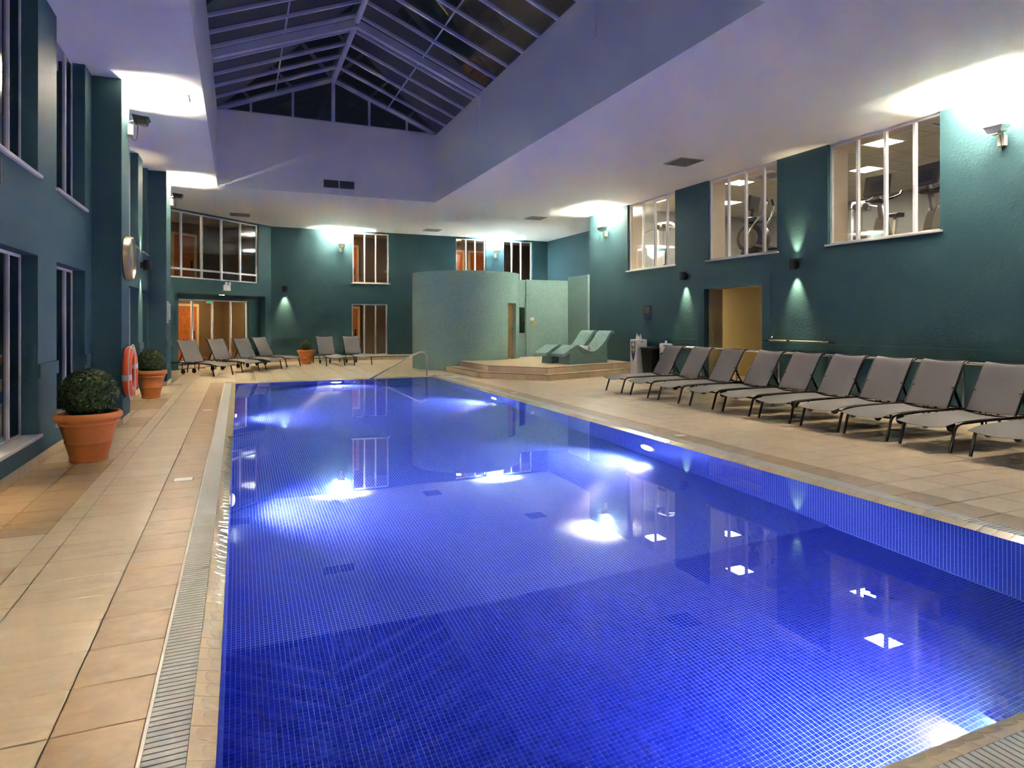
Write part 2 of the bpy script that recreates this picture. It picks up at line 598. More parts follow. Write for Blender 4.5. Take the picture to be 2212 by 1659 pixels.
# ---- walls
def yR(y): return y - YN
OPEN_R = [(yR(6.79), yR(8.93), 2.92, CEIL), (yR(10.19), yR(12.36), 2.92, CEIL), (yR(13.61), yR(15.82), 2.92, CEIL), (yR(10.59), yR(12.45), 0.0, 2.24)]
wall('wall_right', (XR, YN), (XR, 18.0), 0, CEIL, 0.12, OPEN_R, 'teal', 'long teal wall with gym windows above the right row of loungers')
OPEN_G = [(a + yR(YN), b, c, d) for a, b, c, d in OPEN_R]
wall('wall_right_lining', (XR + 0.12, YN), (XR + 0.12, 18.0), 2.55, 5.2, 0.42, OPEN_G[:3], 'gym_cream', 'cream plaster lining inside the gym windows')
wall('wall_hall_lining', (XR + 0.12, YN), (XR + 0.12, 18.0), 0, 2.55, 0.42, OPEN_G[3:], 'olive', 'olive plaster lining inside the doorway')
def xB(x): return 12.05 - x
OPEN_B = [(xB(5.28), xB(3.92), 2.90, 4.80), (xB(5.23), xB(3.89), 0.19, 2.12), (xB(9.26), xB(7.98), 2.90, 4.80), (xB(11.34), xB(10.04), 2.90, 4.80)]
wall('wall_back', (12.05, YB), (1.05, YB), 0, CEIL, 0.3, OPEN_B, 'teal', 'teal far wall behind the green tiled drum')
wall('wall_recess_side', (12.05, 18.0), (12.05, YB), 0, CEIL, 0.15, [(1.1, 2.6, 2.9, 4.4)], 'teal', 'blue side wall of the recess above the steam room')
wall('wall_recess_return', (10.94, 18.15), (12.05, 18.15), 0, CEIL, 0.15, [], 'teal', 'hidden return wall closing the recess behind the gym')
def uC(x): return (1.05 - x) * math.sqrt(2)
# chamfered corner: upper glazing flush, beam, recessed lower glazing
LC = uC(-1.87)
wall('wall_back_left_upper', CH0, CH1, 2.33, CEIL, 0.25, [(uC(0.62), LC, 2.78, 4.80)], 'teal', 'teal angled beam and pier around the upper corner glazing')
n45 = Vector((0.7071, -0.7071))
lo0, lo1 = Vector(CH0) - n45 * 0.30, Vector(CH1) - n45 * 0.30
wall('wall_back_left_lower', tuple(lo0), tuple(lo1), 0, 2.33, 0.2, [(uC(0.52), uC(-1.62), 0.18, 2.16)], 'teal', 'teal recessed angled wall around the lower corner glazing')
def corner_pier(u0, u1):
    P0, e, nn, L = frame_of(CH0, CH1)
    mb = MB()
    a, b = P0 + e * u0, P0 + e * u1
    c, d = b - nn * 0.31, a - nn * 0.31
    mb.prism([(a.x, a.y), (b.x, b.y), (c.x, c.y), (d.x, d.y)], 0, 2.33)
    o = mb.build('wall_corner_pier', 'teal', fix=True)
    return o
tag(corner_pier(0.0, 0.28), 'teal pier beside the lower corner glazing, next to the far wall', 'wall', kind='structure')
tag(corner_pier(LC - 0.28, LC), 'teal pier at the left end of the lower corner glazing', 'wall', kind='structure')
# left wall with recessed windows and two projecting piers
def yL(y): return 21.43 - y
LWIN = [(6.22, 7.84), (8.56, 10.0), (12.5, 14.85), (15.5, 16.2)]
OPEN_L = []
for a, b in LWIN:
    OPEN_L += [(yL(b), yL(a), 2.93, CEIL), (yL(b), yL(a), 0.30, 2.12)]
wall('wall_left', (XL, 21.43), (XL, YN), 0, CEIL, 0.34, OPEN_L, 'teal', 'teal left wall with tall recessed windows between piers')
for k, (y0, y1) in enumerate([(10.39, 11.05), (16.4, 17.4)]):
    mb = MB().box(XL - 0.02, -1.51, y0, y1, 0, CEIL)
    tag(mb.build('wall_pier', 'teal', bevel=0.006), ['teal projecting pier carrying the clock and life ring', 'teal projecting pier carrying two narrow white notices'][k], 'wall', kind='structure')
wall('wall_near', (XL, YN), (XR, YN), 0, CEIL, 0.2, [], 'teal', 'teal wall behind the camera')

# ---- ceiling with the light well
cx = [-2.35, WX0 - 0.15, WX1 + 0.15, 10.52, 12.2]
cy = [YN - 0.2, WY0 - 0.15, WY1 + 0.15, 18.0, YB + 0.3]
def ceil_f(u, v):
    if WX0 < u < WX1 and WY0 < v < WY1:
        return False
    return not (u > 10.52 and v < 18.0)
ceil = grid_slab(cx, cy, ceil_f, lambda u, v, d: (u, v, CEIL + d), 0.2).build('ceiling', 'white_ceiling', fix=True)
tag(ceil, 'flat white ceiling around the skylight well', 'ceiling', kind='structure')
def well(name, P0, P1, label):
    return wall(name, P0, P1, CEIL, 6.76, 0.15, [], 'white_ceiling', label)
well('wall_well_far', (WX1 + .15, WY1), (WX0 - .15, WY1), 'white far wall of the skylight well with a vent')
well('wall_well_right', (WX1, WY0), (WX1, WY1), 'white right wall of the skylight well')
well('wall_well_left', (WX0, WY1), (WX0, WY0), 'white left wall of the skylight well')
well('wall_well_near', (WX0 - .15, WY0), (WX1 + .15, WY0), 'white near wall of the skylight well')
k = 0
for (x0, x1, y0, y1) in [(WX0, WX1, WY1 - 0.012, WY1), (WX0, WX0 + 0.012, WY0, WY1 - 0.012), (WX1 - 0.012, WX1, WY0, WY1 - 0.012)]:
    k += 1
    t = MB().box(x0, x1, y0, y1, CEIL - 0.012, CEIL + 0.11).build('trim_%d' % k, 'white_ceiling')
    tag(t, ['white board along the far foot of the skylight well', 'white board along the left foot of the skylight well', 'white board along the right foot of the skylight well'][k - 1], 'trim', kind='structure')

# ---- floor slab, tiles, gratings, coping
GR = 0.15          # grating width
CO = 0.09          # coping width
FX0, FX1, FY0, FY1 = PX0 - CO - GR, PX1 + CO + GR, PY0 - CO - GR, PY1 + 0.13
fl = grid_slab([-2.2, FX0 + 0.001, FX1 - 0.001, XR + 2.2], [YN - 0.2, FY0 + 0.001, FY1 - 0.001, YB + 0.3],
               lambda u, v: not (FX0 < u < FX1 and FY0 < v < FY1), lambda u, v, d: (u, v, -0.010 - d), 0.25).build('floor', 'grout', fix=True)
tag(fl, 'sandstone tiled pool deck', 'floor', kind='structure')

TY = 0.325
tiles = []     # (x0,x1,y0,y1,mat)
def in_pier(x, y):
    return x < -1.49 and (10.39 < y < 11.05 or 16.4 < y < 17.4)
def add_tiles(xs, mats, y_from, y_to, ph=2.68):
    j0 = math.floor((y_from - ph) / TY) - 1
    j1 = math.ceil((y_to - ph) / TY) + 1
    for j in range(j0, j1):
        y0, y1 = max(y_from, ph + j * TY), min(y_to, ph + (j + 1) * TY)
        if y1 - y0 < 0.03:
            continue
        for (x0, x1), mt in zip(zip(xs, xs[1:]), mats):
            tiles.append((x0, x1, y0, y1, mt((x0 + x1) / 2, (y0 + y1) / 2) if callable(mt) else mt))
def left_mat(x, y):
    for a, b in ((3.8, 4.75), (5.2, 7.9), (10.2, 11.0), (12.0, 13.7), (16.4, 17.5), (0, 3)):
        if a < y < b:
            return 'tile_brown'
    return 'tile_light'
add_tiles([XL, -1.53, -1.21, -1.06, -0.61, FX0], [left_mat, left_mat, 'tile_light', 'tile_light', 'tile_brown'], YN, FY1)
rx = [FX1, FX1 + 0.30]
while rx[-1] + 0.45 < XR:
    rx.append(rx[-1] + 0.45)
rx.append(XR)
add_tiles(rx, ['tile_brown'] + ['tile_deck'] * 40, YN, FY1)
# near side, in front of the pool
mx = [FX0]
while mx[-1] + 0.45 < FX1:
    mx.append(mx[-1] + 0.45)
mx.append(FX1)
add_tiles(mx, ['tile_brown'] * 40, YN, FY0)
# far side, up to the angled corner and the far wall
bx = [XL]
while bx[-1] + 0.45 < XR - 0.2:
    bx.append(bx[-1] + 0.45)
bx.append(XR)
add_tiles(bx, ['tile_light' if v < 5.0 else 'tile_deck' for v in bx[:-1]], FY1, YB, ph=FY1)
def keep(t):
    xm, ym = (t[0] + t[1]) / 2, (t[2] + t[3]) / 2
    if ym > 21.4 and t[3] - t[0] > 23.30 + 0.42:
        return False
    return not (in_pier(t[0] + 0.05, ym) and in_pier(t[1] - 0.05, ym))
tiles = [t for t in tiles if keep(t)]
CT, ST = math.cos(math.atan(590 / 1383)), math.sin(math.atan(590 / 1383))
def px(x, y, z):
    d = x * ST + y * CT
    if d < 0.3:
        return None
    return 1106 + 1383 * (x * CT - y * ST) / d, 695 - 1383 * (z - EYE) / d, d
def seen_size(t):
    p = px((t[0] + t[1]) / 2, (t[2] + t[3]) / 2, 0)
    if p is None or not (-150 < p[0] < 2362 and 0 < p[1] < 1800):
        return 0
    return (t[1] - t[0]) * (t[3] - t[2]) / p[2] ** 3
tiles.sort(key=seen_size, reverse=True)
J = 0.0022
def tile_mesh(mb, w, d, h, cx=0, cy=0, cz=0):
    b = 0.0025
    w2, d2 = w / 2 - J, d / 2 - J
    lo = [(-w2, -d2), (w2, -d2), (w2, d2), (-w2, d2)]
    hi = [(-w2 + b, -d2 + b), (w2 - b, -d2 + b), (w2 - b, d2 - b), (-w2 + b, d2 - b)]
    vs = [(x + cx, y + cy, cz - h) for x, y in lo] + [(x + cx, y + cy, cz - b) for x, y in lo] + [(x + cx, y + cy, cz) for x, y in hi]
    fs = [(8, 9, 10, 11)]
    for o in (0, 4):
        fs += [(o + i, o + (i + 1) % 4, o + 4 + (i + 1) % 4, o + 4 + i) for i in range(4)]
    mb.add(vs, fs)
cache = {}
for t in tiles[:300]:
    key = (round(t[1] - t[0], 3), round(t[3] - t[2], 3), t[4])
    if key not in cache:
        mb = MB()
        tile_mesh(mb, key[0], key[1], 0.0095)
        cache[key] = mb.mesh('floor_tile', t[4])
    link('floor_tile', cache[key], fl, ((t[0] + t[1]) / 2, (t[2] + t[3]) / 2, random.uniform(-0.0006, 0.0004)))
for mt, nm in (('tile_light', 'light_floor_tiles'), ('tile_brown', 'brown_floor_tiles'), ('tile_deck', 'tan_floor_tiles')):
    mb = MB()
    for t in tiles[300:]:
        if t[4] == mt:
            tile_mesh(mb, t[1] - t[0], t[3] - t[2], 0.0095, (t[0] + t[1]) / 2, (t[2] + t[3]) / 2)
    o = mb.build(nm, mt, fl)
    o['kind'] = 'stuff'

# gratings: channel, edge strip, slats
SP = 0.0325
def grating(label, x0, x1, y0, y1, along, cap=300):
    g = thing('overflow_grating', label, 'grating', ((x0 + x1) / 2, (y0 + y1) / 2, -0.04), group='overflow gratings around the pool')
    ox, oy = (x0 + x1) / 2, (y0 + y1) / 2
    MB().box(x0 - ox, x1 - ox, y0 - oy, y1 - oy, -0.08, 0.012).build('channel', 'grate_dark', g)
    e = 0.012
    if along == 'y':
        outer = x0 if x0 < 2 else x1 - e
        MB().box(outer - ox, outer + e - ox, y0 - oy, y1 - oy, 0.012, 0.041).build('edge_strip', 'grate_edge', g)
        a0, a1 = (x0 + e, x1) if x0 < 2 else (x0, x1 - e)
        n = int((y1 - y0) / SP)
        me = MB().box(-(a1 - a0) / 2 + 0.001, (a1 - a0) / 2 - 0.001, -0.0133, 0.0133, 0.012, 0.039).mesh('slat', 'grate')
        pos = [((a0 + a1) / 2 - ox, y0 + SP * (i + 0.5) - oy, 0) for i in range(n)]
        pos.sort(key=lambda p: (p[0] + ox) ** 2 + (p[1] + oy) ** 2 if along == 'y' and x0 < 2 else abs(p[1] + oy - 3.5))
        rest_box = lambda q: (q[0] - (a1 - a0) / 2 + 0.001, q[0] + (a1 - a0) / 2 - 0.001, q[1] - 0.0133, q[1] + 0.0133, 0.012, 0.039)
    else:
        MB().box(x0 - ox, x1 - ox, y0 - oy, y0 + e - oy, 0.012, 0.041).build('edge_strip', 'grate_edge', g)
        n = int((x1 - x0) / SP)
        me = MB().box(-0.0133, 0.0133, -(y1 - y0 - e) / 2 + 0.001, (y1 - y0 - e) / 2 - 0.001, 0.012, 0.039).mesh('slat', 'grate')
        pos = [(x0 + SP * (i + 0.5) - ox, (y0 + e + y1) / 2 - oy, 0) for i in range(n)]
        rest_box = None
    for p in pos[:cap]:
        link('slat', me, g, p)
    if len(pos) > cap:
        mb = MB()
        for q in pos[cap:]:
            mb.box(*rest_box(q))
        mb.build('far_slats', 'grate', g)['kind'] = 'stuff'
grating('slatted grey grating along the left side of the pool beside the cream coping', FX0, FX0 + GR, PY0 - CO, PY1 + 0.0, 'y')
grating('slatted grating along the right side of the pool in front of the loungers', FX1 - GR, FX1, PY0 - CO, PY1 + 0.0, 'y')
grating('slatted grating along the near end of the pool in the bottom right corner', FX0, FX1, FY0, FY0 + GR, 'x')

# coping: narrow cream tiles that dip under the water
cop = thing('pool_coping', 'cream handhold tiles edging the blue water', 'coping', (PX0, PY0, -0.06), kind='structure')
def coping_tile_mesh(lx, ly, dirv):
    """slab lx x ly, top falling towards dirv (unit xy) and rounded up a little"""
    mb = MB()
    nx_, ny_ = 4, 4
    vs = []
    for s in (1, 0):
        for i in range(nx_ + 1):
            for j in range(ny_ + 1):
                x, y = (i / nx_ - 0.5) * (lx - 0.0018), (j / ny_ - 0.5) * (ly - 0.0018)
                tt = (x * dirv[0] + y * dirv[1]) / (max(abs(dirv[0]) * lx, abs(dirv[1]) * ly)) + 0.5
                cr = (x * dirv[1] + y * dirv[0]) / (lx if abs(dirv[1]) > 0 else ly)
                z = 0.0 - 0.024 * tt - 0.0012 * (cr * 2) ** 6
                vs.append((x, y, z if s else -0.05))
    w = ny_ + 1
    o = (nx_ + 1) * w
    fs = []
    for i in range(nx_):
        for j in range(ny_):
            a, b, c, d = i * w + j, (i + 1) * w + j, (i + 1) * w + j + 1, i * w + j + 1
            fs += [(a, b, c, d)]
    per = [i * w for i in range(nx_ + 1)] + [nx_ * w + j for j in range(1, w)] + [i * w + ny_ for i in range(nx_ - 1, -1, -1)] + [j for j in range(ny_ - 1, 0, -1)]
    for a, b in zip(per, per[1:] + per[:1]):
        fs.append((b, a, o + a, o + b))
    mb.add(vs, fs)
    return mb.mesh('coping_tile', 'coping')
cl = coping_tile_mesh(CO, 0.1, (1, 0))
cr_ = coping_tile_mesh(CO, 0.1, (-1, 0))
cn = coping_tile_mesh(0.1, CO, (0, 1))
cf = coping_tile_mesh(0.1, 0.13, (0, -1))
base = Vector((PX0, PY0, -0.06))
cps = []
for i in range(int((PY1 - PY0) / 0.1)):
    y = PY0 + 0.05 + i * 0.1
    cps.append((cl, (PX0 - CO / 2, y, 0)))
    cps.append((cr_, (PX1 + CO / 2, y, 0)))
for i in range(int((PX1 - PX0 + 2 * CO) / 0.1)):
    x = PX0 - CO + 0.05 + i * 0.1
    cps.append((cn, (x, PY0 - CO / 2, 0)))
    cps.append((cf, (x, PY1 + 0.065, 0)))
cps.sort(key=lambda c: (Vector(c[1])).length)
far = MB()
for k, (me, p) in enumerate(cps):
    z = -0.001 + random.uniform(-0.0008, 0.0004)
    if k < 300:
        o = link('coping_tile', me, cop, Vector(p) + Vector((0, 0, z)) - base)
        o.rotation_euler = (random.uniform(-.006, .006), random.uniform(-.008, .008), 0)
    else:
        far.add([Vector(v.co) + Vector(p) + Vector((0, 0, z)) - base for v in me.vertices], [tuple(q.vertices) for q in me.polygons])
far.build('far_coping_tiles', 'coping', cop)['kind'] = 'stuff'

# ---- pool shell
D0, D1 = 1.12, 0.98
def pz(y):
    return -(D0 + (D1 - D0) * (y - PY0) / (PY1 - PY0))
YT = PY0 + PITCH * 98            # built mosaic up to here, drawn grid beyond
pf = MB()
pf.add([(PX0, PY0, pz(PY0)), (PX1, PY0, pz(PY0)), (PX1, YT, pz(YT)), (PX0, YT, pz(YT)), (PX1, PY1, pz(PY1)), (PX0, PY1, pz(PY1))], [(0, 1, 2, 3), (3, 2, 4, 5)])
pfo = pf.build('pool_floor', 'pool_xy')
pfo.data.materials.append(M['pool_grout'])
pfo.data.polygons[0].material_index = 1
tag(pfo, 'deep blue mosaic floor of the swimming pool', 'pool floor', kind='structure')
small = MB()
g = PITCH * 0.06
def mos_verts(w2):
    return [(-w2, -w2, -0.002), (w2, -w2, -0.002), (w2, w2, -0.002), (-w2, w2, -0.002), (-w2 + .001, -w2 + .001, 0.0015), (w2 - .001, -w2 + .001, 0.0015), (w2 - .001, w2 - .001, 0.0015), (-w2 + .001, w2 - .001, 0.0015)]
MF = [(4, 5, 6, 7), (0, 1, 5, 4), (1, 2, 6, 5), (2, 3, 7, 6), (3, 0, 4, 7)]
mv = mos_verts(PITCH / 2 - g)
spots = []
for i in range(int((PX1 - PX0) / PITCH)):
    for j in range(98):
        spots.append((PX0 + PITCH * (i + .5), PY0 + PITCH * (j + .5)))
def mos_key(s):
    p = px(s[0], s[1], -0.75)
    if p is None or not (480 < p[0] < 2200 and p[1] < 1640):
        return 1e9
    return p[2]
spots.sort(key=mos_key)
mme = MB().add(mv, MF).mesh('mosaic_tile', 'pool_tile')
for s in spots[:300]:
    link('mosaic_tile', mme, pfo, (s[0], s[1], pz(s[1]) + 0.0015))
for s in spots[300:]:
    z = pz(s[1]) + 0.0015
    small.add([(x + s[0], y + s[1], q + z) for x, y, q in mv], MF)
small.build('mosaic_tiles', 'pool_tile', pfo)['kind'] = 'stuff'
def pool_wall(pts, mat, label):
    o = MB().add(pts, [(0, 1, 2, 3)]).build('pool_wall', mat)
    tag(o, label, 'pool wall', kind='structure')
pool_wall([(PX1, PY0, -1.2), (PX1, PY1, -1.2), (PX1, PY1, -0.028), (PX1, PY0, -0.028)], 'pool_yz', 'blue mosaic pool wall under the right-hand coping')
pool_wall([(PX0, PY1, -1.2), (PX0, PY0, -1.2), (PX0, PY0, -0.028), (PX0, PY1, -0.028)], 'pool_yz', 'blue mosaic pool wall under the left-hand coping')
pool_wall([(PX1, PY1, -1.2), (PX0, PY1, -1.2), (PX0, PY1, -0.028), (PX1, PY1, -0.028)], 'pool_xz', 'blue mosaic pool wall at the far end')
pool_wall([(PX0, PY0, -1.2), (PX1, PY0, -1.2), (PX1, PY0, -0.028), (PX0, PY0, -0.028)], 'pool_xz', 'blue mosaic pool wall at the near end')
# underwater steps by the handrail
st = thing('pool_steps', 'blue mosaic steps under water below the chrome handrail', 'steps', (4.0, PY1, -1.0), kind='structure')
for i in range(3):
    MB().box(3.15, PX1, PY1 - 0.32 * (i + 1), PY1 - 0.32 * i, -1.05, -0.28 * (i + 1)).build('step', 'pool_xy', st, local=False)
# water
WZ = -0.0255
wo = MB().add([(PX0 - CO + .004, PY0 - CO + .004, WZ), (PX1 + CO - .004, PY0 - CO + .004, WZ), (PX1 + CO - .004, PY1 + 0.1, WZ), (PX0 - CO + .004, PY1 + 0.1, WZ)], [(0, 1, 2, 3)]).build('water', 'water')
tag(wo, 'still blue water filling the swimming pool', 'water', kind='stuff')

# wet film lapping over the coping, with a scalloped edge
M['film'] = thin_glass('wet_film', (0.97, 0.97, 0.97), 1.33)
rf = random.Random(3)
def film(label, horizontal):
    mb = MB()
    L0, L1 = (PY0, 9.0) if not horizontal else (PX0 + 0.2, PX1)
    n = int((L1 - L0) / 0.01)
    reach = [rf.uniform(0.40, 0.78) for _ in range(int((L1 - L0) / 0.1) + 3)]
    for i in range(n + 1):
        u = L0 + i * 0.01
        c = (u - L0) / 0.1
        a = reach[int(c)]
        fr = c - int(c)
        k = a * (0.62 + 0.38 * math.sqrt(max(0.0, math.sin(math.pi * fr)))) 
        for d, h in ((0.0, 0.0006), (CO * k - 0.011, 0.0016), (CO * k - 0.004, 0.0026), (CO * k, 0.0004)):
            z = -0.001 - 0.024 * (1 - d / CO) + h
            mb.v.append((PX0 - d, u, z) if not horizontal else (u, PY0 - d, z))
    for i in range(n):
        for j in range(3):
            a, b = i * 4 + j, (i + 1) * 4 + j
            mb.f.append((a, b, b + 1, a + 1) if horizontal else (a, a + 1, b + 1, b))
    o = mb.build('water_film', 'film', smooth=True, fix=True)
    tag(o, label, 'water', kind='stuff')
film('thin wet film with a scalloped edge on the left-hand coping', False)
film('thin wet film with a scalloped edge on the near coping', True)

# underwater lamps
def pool_lamp(label, p, dirv, power=1.0):
    t = thing('pool_light', label, 'pool light', p, group='underwater lamps of the pool')
    ax = 'x' if abs(dirv[0]) > 0 else 'y'
    s = dirv[0] + dirv[1]
    MB().lathe([(0.15, 0.0), (0.155, 0.012 * s), (0.14, 0.022 * s), (0.125, 0.02 * s)], 32, axis=ax).build('rim', 'white_plastic', t, smooth=True, fix=True)
    MB().lathe([(0.124, 0.021 * s), (0.09, 0.032 * s), (0.0001, 0.037 * s)], 32, axis=ax).build('lens', 'pool_lens', t, smooth=True, fix=True)
    l = bpy.data.lights.new('pool_bulb', 'SPOT')
    l.energy = POOL * power
    l.color = (1.0, 0.75, 1.0)
    l.spot_size = R(128)
    l.spot_blend = 0.7
    l.shadow_soft_size = 0.06
    lo = bpy.data.objects.new('pool_bulb', l)
    COL.objects.link(lo)
    lo.parent = t
    lo.location = (dirv[0] * 0.12, dirv[1] * 0.12, 0)
    lo.rotation_euler = Vector((dirv[0], dirv[1], -0.28)).to_track_quat('-Z', 'Y').to_euler()
pool_lamp('round white underwater lamp in the right pool wall, nearer the camera', (PX1, 6.8, -0.62), (-1, 0))
pool_lamp('round white underwater lamp in the right pool wall, nearer the far end', (PX1, 12.1, -0.62), (-1, 0))
pool_lamp('underwater lamp glowing in the left pool wall, nearer the camera', (PX0, 6.4, -0.6), (1, 0), 0.7)
pool_lamp('underwater lamp glowing in the left pool wall, nearer the far end', (PX0, 11.6, -0.6), (1, 0), 0.7)
pool_lamp('underwater lamp in the far pool wall left of the handrail', (2.27, PY1, -0.6), (0, -1))
pool_lamp('underwater lamp lighting the near end of the pool', (2.7, PY0, -0.6), (0, 1), 0.85)

# =================================================================== trims, skirting
NT = [3]
def trim_run(P0, P1, z0, z1, out, label, mat='teal', skips=()):
    """a band standing proud of a wall; skips = (u0,u1) gaps; every length is its own trim"""
    P0v, e, nn, L = frame_of(P0, P1)
    cuts = [0.0]
    for a, b in sorted(skips):
        cuts += [a, b]
    cuts.append(L)
    for a, b in zip(cuts[::2], cuts[1::2]):
        if b - a < 0.02:
            continue
        NT[0] += 1
        p, q = P0v + e * a, P0v + e * b
        r, s = q + nn * out, p + nn * out
        o = MB().prism([(p.x, p.y), (q.x, q.y), (r.x, r.y), (s.x, s.y)], z0, z1).build('trim_%d' % NT[0], mat, fix=True)
        tag(o, label, 'trim', group=label + ', separate lengths', kind='structure')
DZ0, DZ1 = 0.88, 1.02
trim_run((XR, YN), (XR, 17.96), DZ0, DZ1, 0.022, 'teal dado band along the right wall', skips=[(yR(10.35), yR(12.72))])
trim_run((8.0, YB), (1.05, YB), DZ0 - 0.03, DZ1 - 0.03, 0.022, 'teal dado band along the far wall', skips=[(8.0 - 5.23, 8.0 - 3.89)])
trim_run((XL, 21.3), (XL, YN), DZ0, DZ1, 0.022, 'teal dado band along the left wall', skips=[(21.3 - b, 21.3 - a) for a, b in reversed([(6.22, 7.84), (8.56, 10.0), (10.39, 11.05), (12.5, 14.85), (15.5, 16.2), (16.4, 17.4)])])
for y0, y1 in ((10.39, 11.05), (16.4, 17.4)):
    for z0, z1, w in ((DZ0, DZ1, 0.022), (0.09, 0.36, 0.012)):
        NT[0] += 1
        o = MB().box(XL, -1.51 + w, y0 - w, y1 + w, z0, z1).build('trim_%d' % NT[0], 'teal')
        tag(o, 'teal band wrapped around a left pier, ' + ('at dado height' if z0 > 0.5 else 'low on its foot') + (', below the clock' if y0 < 12 else ', below the notices'), 'trim', kind='structure')
trim_run((XR, 10.35), (XR, 12.72), 2.24, 2.5, 0.02, 'teal raised band over the doorway')
trim_run((XR, 10.35), (XR, 10.59), 0.0, 2.24, 0.02, 'teal raised door surround, near side')
trim_run((XR, 12.45), (XR, 12.72), 0.0, 2.24, 0.02, 'teal raised door surround, far side')

SKI = {}
def skirting(name, label, runs, h=0.10, mat='tile_deck'):
    root = thing(name, label, 'skirting', (runs[0][0][0], runs[0][0][1], 0), kind='structure')
    b = Vector(root.location)
    for P0, P1 in runs:
        P0v, e, nn, L = frame_of(P0, P1)
        n = max(1, round(L / 0.325))
        w = L / n
        key = (round(w, 3), mat, h)
        if key not in SKI:
            SKI[key] = MB().box(0.002, w - 0.002, 0, 0.014, 0, h).mesh('skirting_tile', mat)
        for i in range(n):
            p = P0v + e * (w * i)
            o = link('skirting_tile', SKI[key], root, (p.x - b.x, p.y - b.y, 0.0005))
            o.rotation_euler = (0, 0, math.atan2(e.y, e.x))
skirting('baseboard_left', 'sandstone skirting tiles along the left wall and piers',
         [((XL, 21.4), (XL, 17.4)), ((-1.51, 17.4), (-1.51, 16.4)), ((-1.51, 16.4), (XL, 16.4)), ((XL, 16.4), (XL, 11.05)), ((-1.51, 11.05), (-1.51, 10.39)), ((-1.51, 10.39), (XL, 10.39)), ((XL, 10.39), (XL, YN))])
skirting('baseboard_back', 'sandstone skirting tiles along the far wall and angled corner', [((7.0, YB), (1.05, YB)), (tuple(lo0), tuple(lo1))])
skirting('baseboard_right', 'pale skirting tiles along the right wall', [((XR, YN), (XR, 10.35)), ((XR, 12.72), (XR, 15.4))])

# =================================================================== windows
WN = [0]
def window(P0, P1, u0, u1, z0, z1, depth, mulls, label, transoms=(), sill=True, glass='glass', fw=0.045, mw=0.05, sill_out=0.035, frame='white_frame', t=0.05):
    P0v, e, nn, L = frame_of(P0, P1)
    WN[0] += 1
    o = P0v + e * u0
    root = thing('window_%d' % WN[0], label, 'window', (o.x, o.y, z0), math.atan2(e.y, e.x), kind='structure')
    w, h, y = u1 - u0, z1 - z0, -depth
    f = grid_slab([0, fw, w - fw, w], [0, fw, h - fw, h], lambda u, v: not (fw < u < w - fw and fw < v < h - fw), lambda u, v, d: (u, y - d, v), t)
    f.build('frame', frame, root, fix=True)
    for m in mulls:
        MB().box(m - u0 - mw / 2, m - u0 + mw / 2, y - t, y + 0.012, fw, h - fw).build('mullion', frame, root)
    for z in transoms:
        MB().box(fw, w - fw, y - t + 0.004, y + 0.008, z - z0 - 0.03, z - z0 + 0.03).build('transom', frame, root)
    xs = [fw] + sum([[m - u0 - mw / 2, m - u0 + mw / 2] for m in sorted(mulls)], []) + [w - fw]
    zs = [fw] + sum([[z - z0 - .03, z - z0 + .03] for z in transoms], []) + [h - fw]
    for a, b in zip(xs[::2], xs[1::2]):
        for c, d in zip(zs[::2], zs[1::2]):
            MB().add([(a, y - t / 2, c), (b, y - t / 2, c), (b, y - t / 2, d), (a, y - t / 2, d)], [(0, 1, 2, 3)]).build('pane', glass, root)
    if sill:
        MB().box(-0.05, w + 0.05, y + 0.003, sill_out, -0.025, 0.012).build('sill', 'sill', root, bevel=0.006)
    return root
Rw0, Rw1 = (XR, YN), (XR, 18.0)
ZT = CEIL - 0.005
window(Rw0, Rw1, yR(6.79), yR(8.93), 2.92, ZT, 0.07, [yR(7.26), yR(7.79), yR(8.34)], 'four-pane gym window nearest the camera, exercise bikes behind it')
window(Rw0, Rw1, yR(10.19), yR(12.36), 2.92, ZT, 0.07, [yR(10.63), yR(11.17), yR(11.72)], 'four-pane gym window in the middle, a cross trainer behind it')
window(Rw0, Rw1, yR(13.61), yR(15.82), 2.92, ZT, 0.07, [yR(14.04), yR(14.58), yR(15.13)], 'four-pane gym window farthest away, a cable machine behind it')
Bw0, Bw1 = (12.05, YB), (1.05, YB)
window(Bw0, Bw1, xB(5.28), xB(3.92), 2.90, 4.80, 0.06, [xB(4.79), xB(4.37)], 'upper three-pane far window beside the floodlight, orange door inside', glass='dark_glass')
window(Bw0, Bw1, xB(5.23), xB(3.89), 0.19, 2.12, 0.06, [xB(4.79), xB(4.37)], 'lower three-pane far window behind a lounger', glass='dark_glass', sill_out=0.06)
window(Bw0, Bw1, xB(9.26), xB(7.98), 2.90, 4.80, 0.10, [xB(8.82), xB(8.43)], 'upper far window over the tiled drum showing two orange doors', glass='dark_glass')
window(Bw0, Bw1, xB(11.34), xB(10.04), 2.90, 4.80, 0.10, [xB(10.85), xB(10.43)], 'upper far window right of the floodlight with brown dark panes', glass='dark_glass')
window(CH0, CH1, uC(0.62), LC, 2.78, 4.80, 0.05, [uC(0.08), uC(-0.48), uC(-1.035), uC(-1.575)], 'wide upper corner glazing with five tall panes and a low transom', transoms=(3.06,), sill=False, glass='dark_glass', mw=0.06)
window(tuple(lo0), tuple(lo1), uC(0.52), uC(-1.62), 0.18, 2.16, 0.05, [uC(0.0), uC(-0.54), uC(-1.10)], 'wide lower corner glazing behind the angled loungers', glass='dark_glass', sill_out=0.05)
Lw0, Lw1 = (XL, 21.43), (XL, YN)
names = ['nearest left window', 'second left window, before the clock pier', 'third left window, past the clock pier', 'narrow left window beside the far pier']
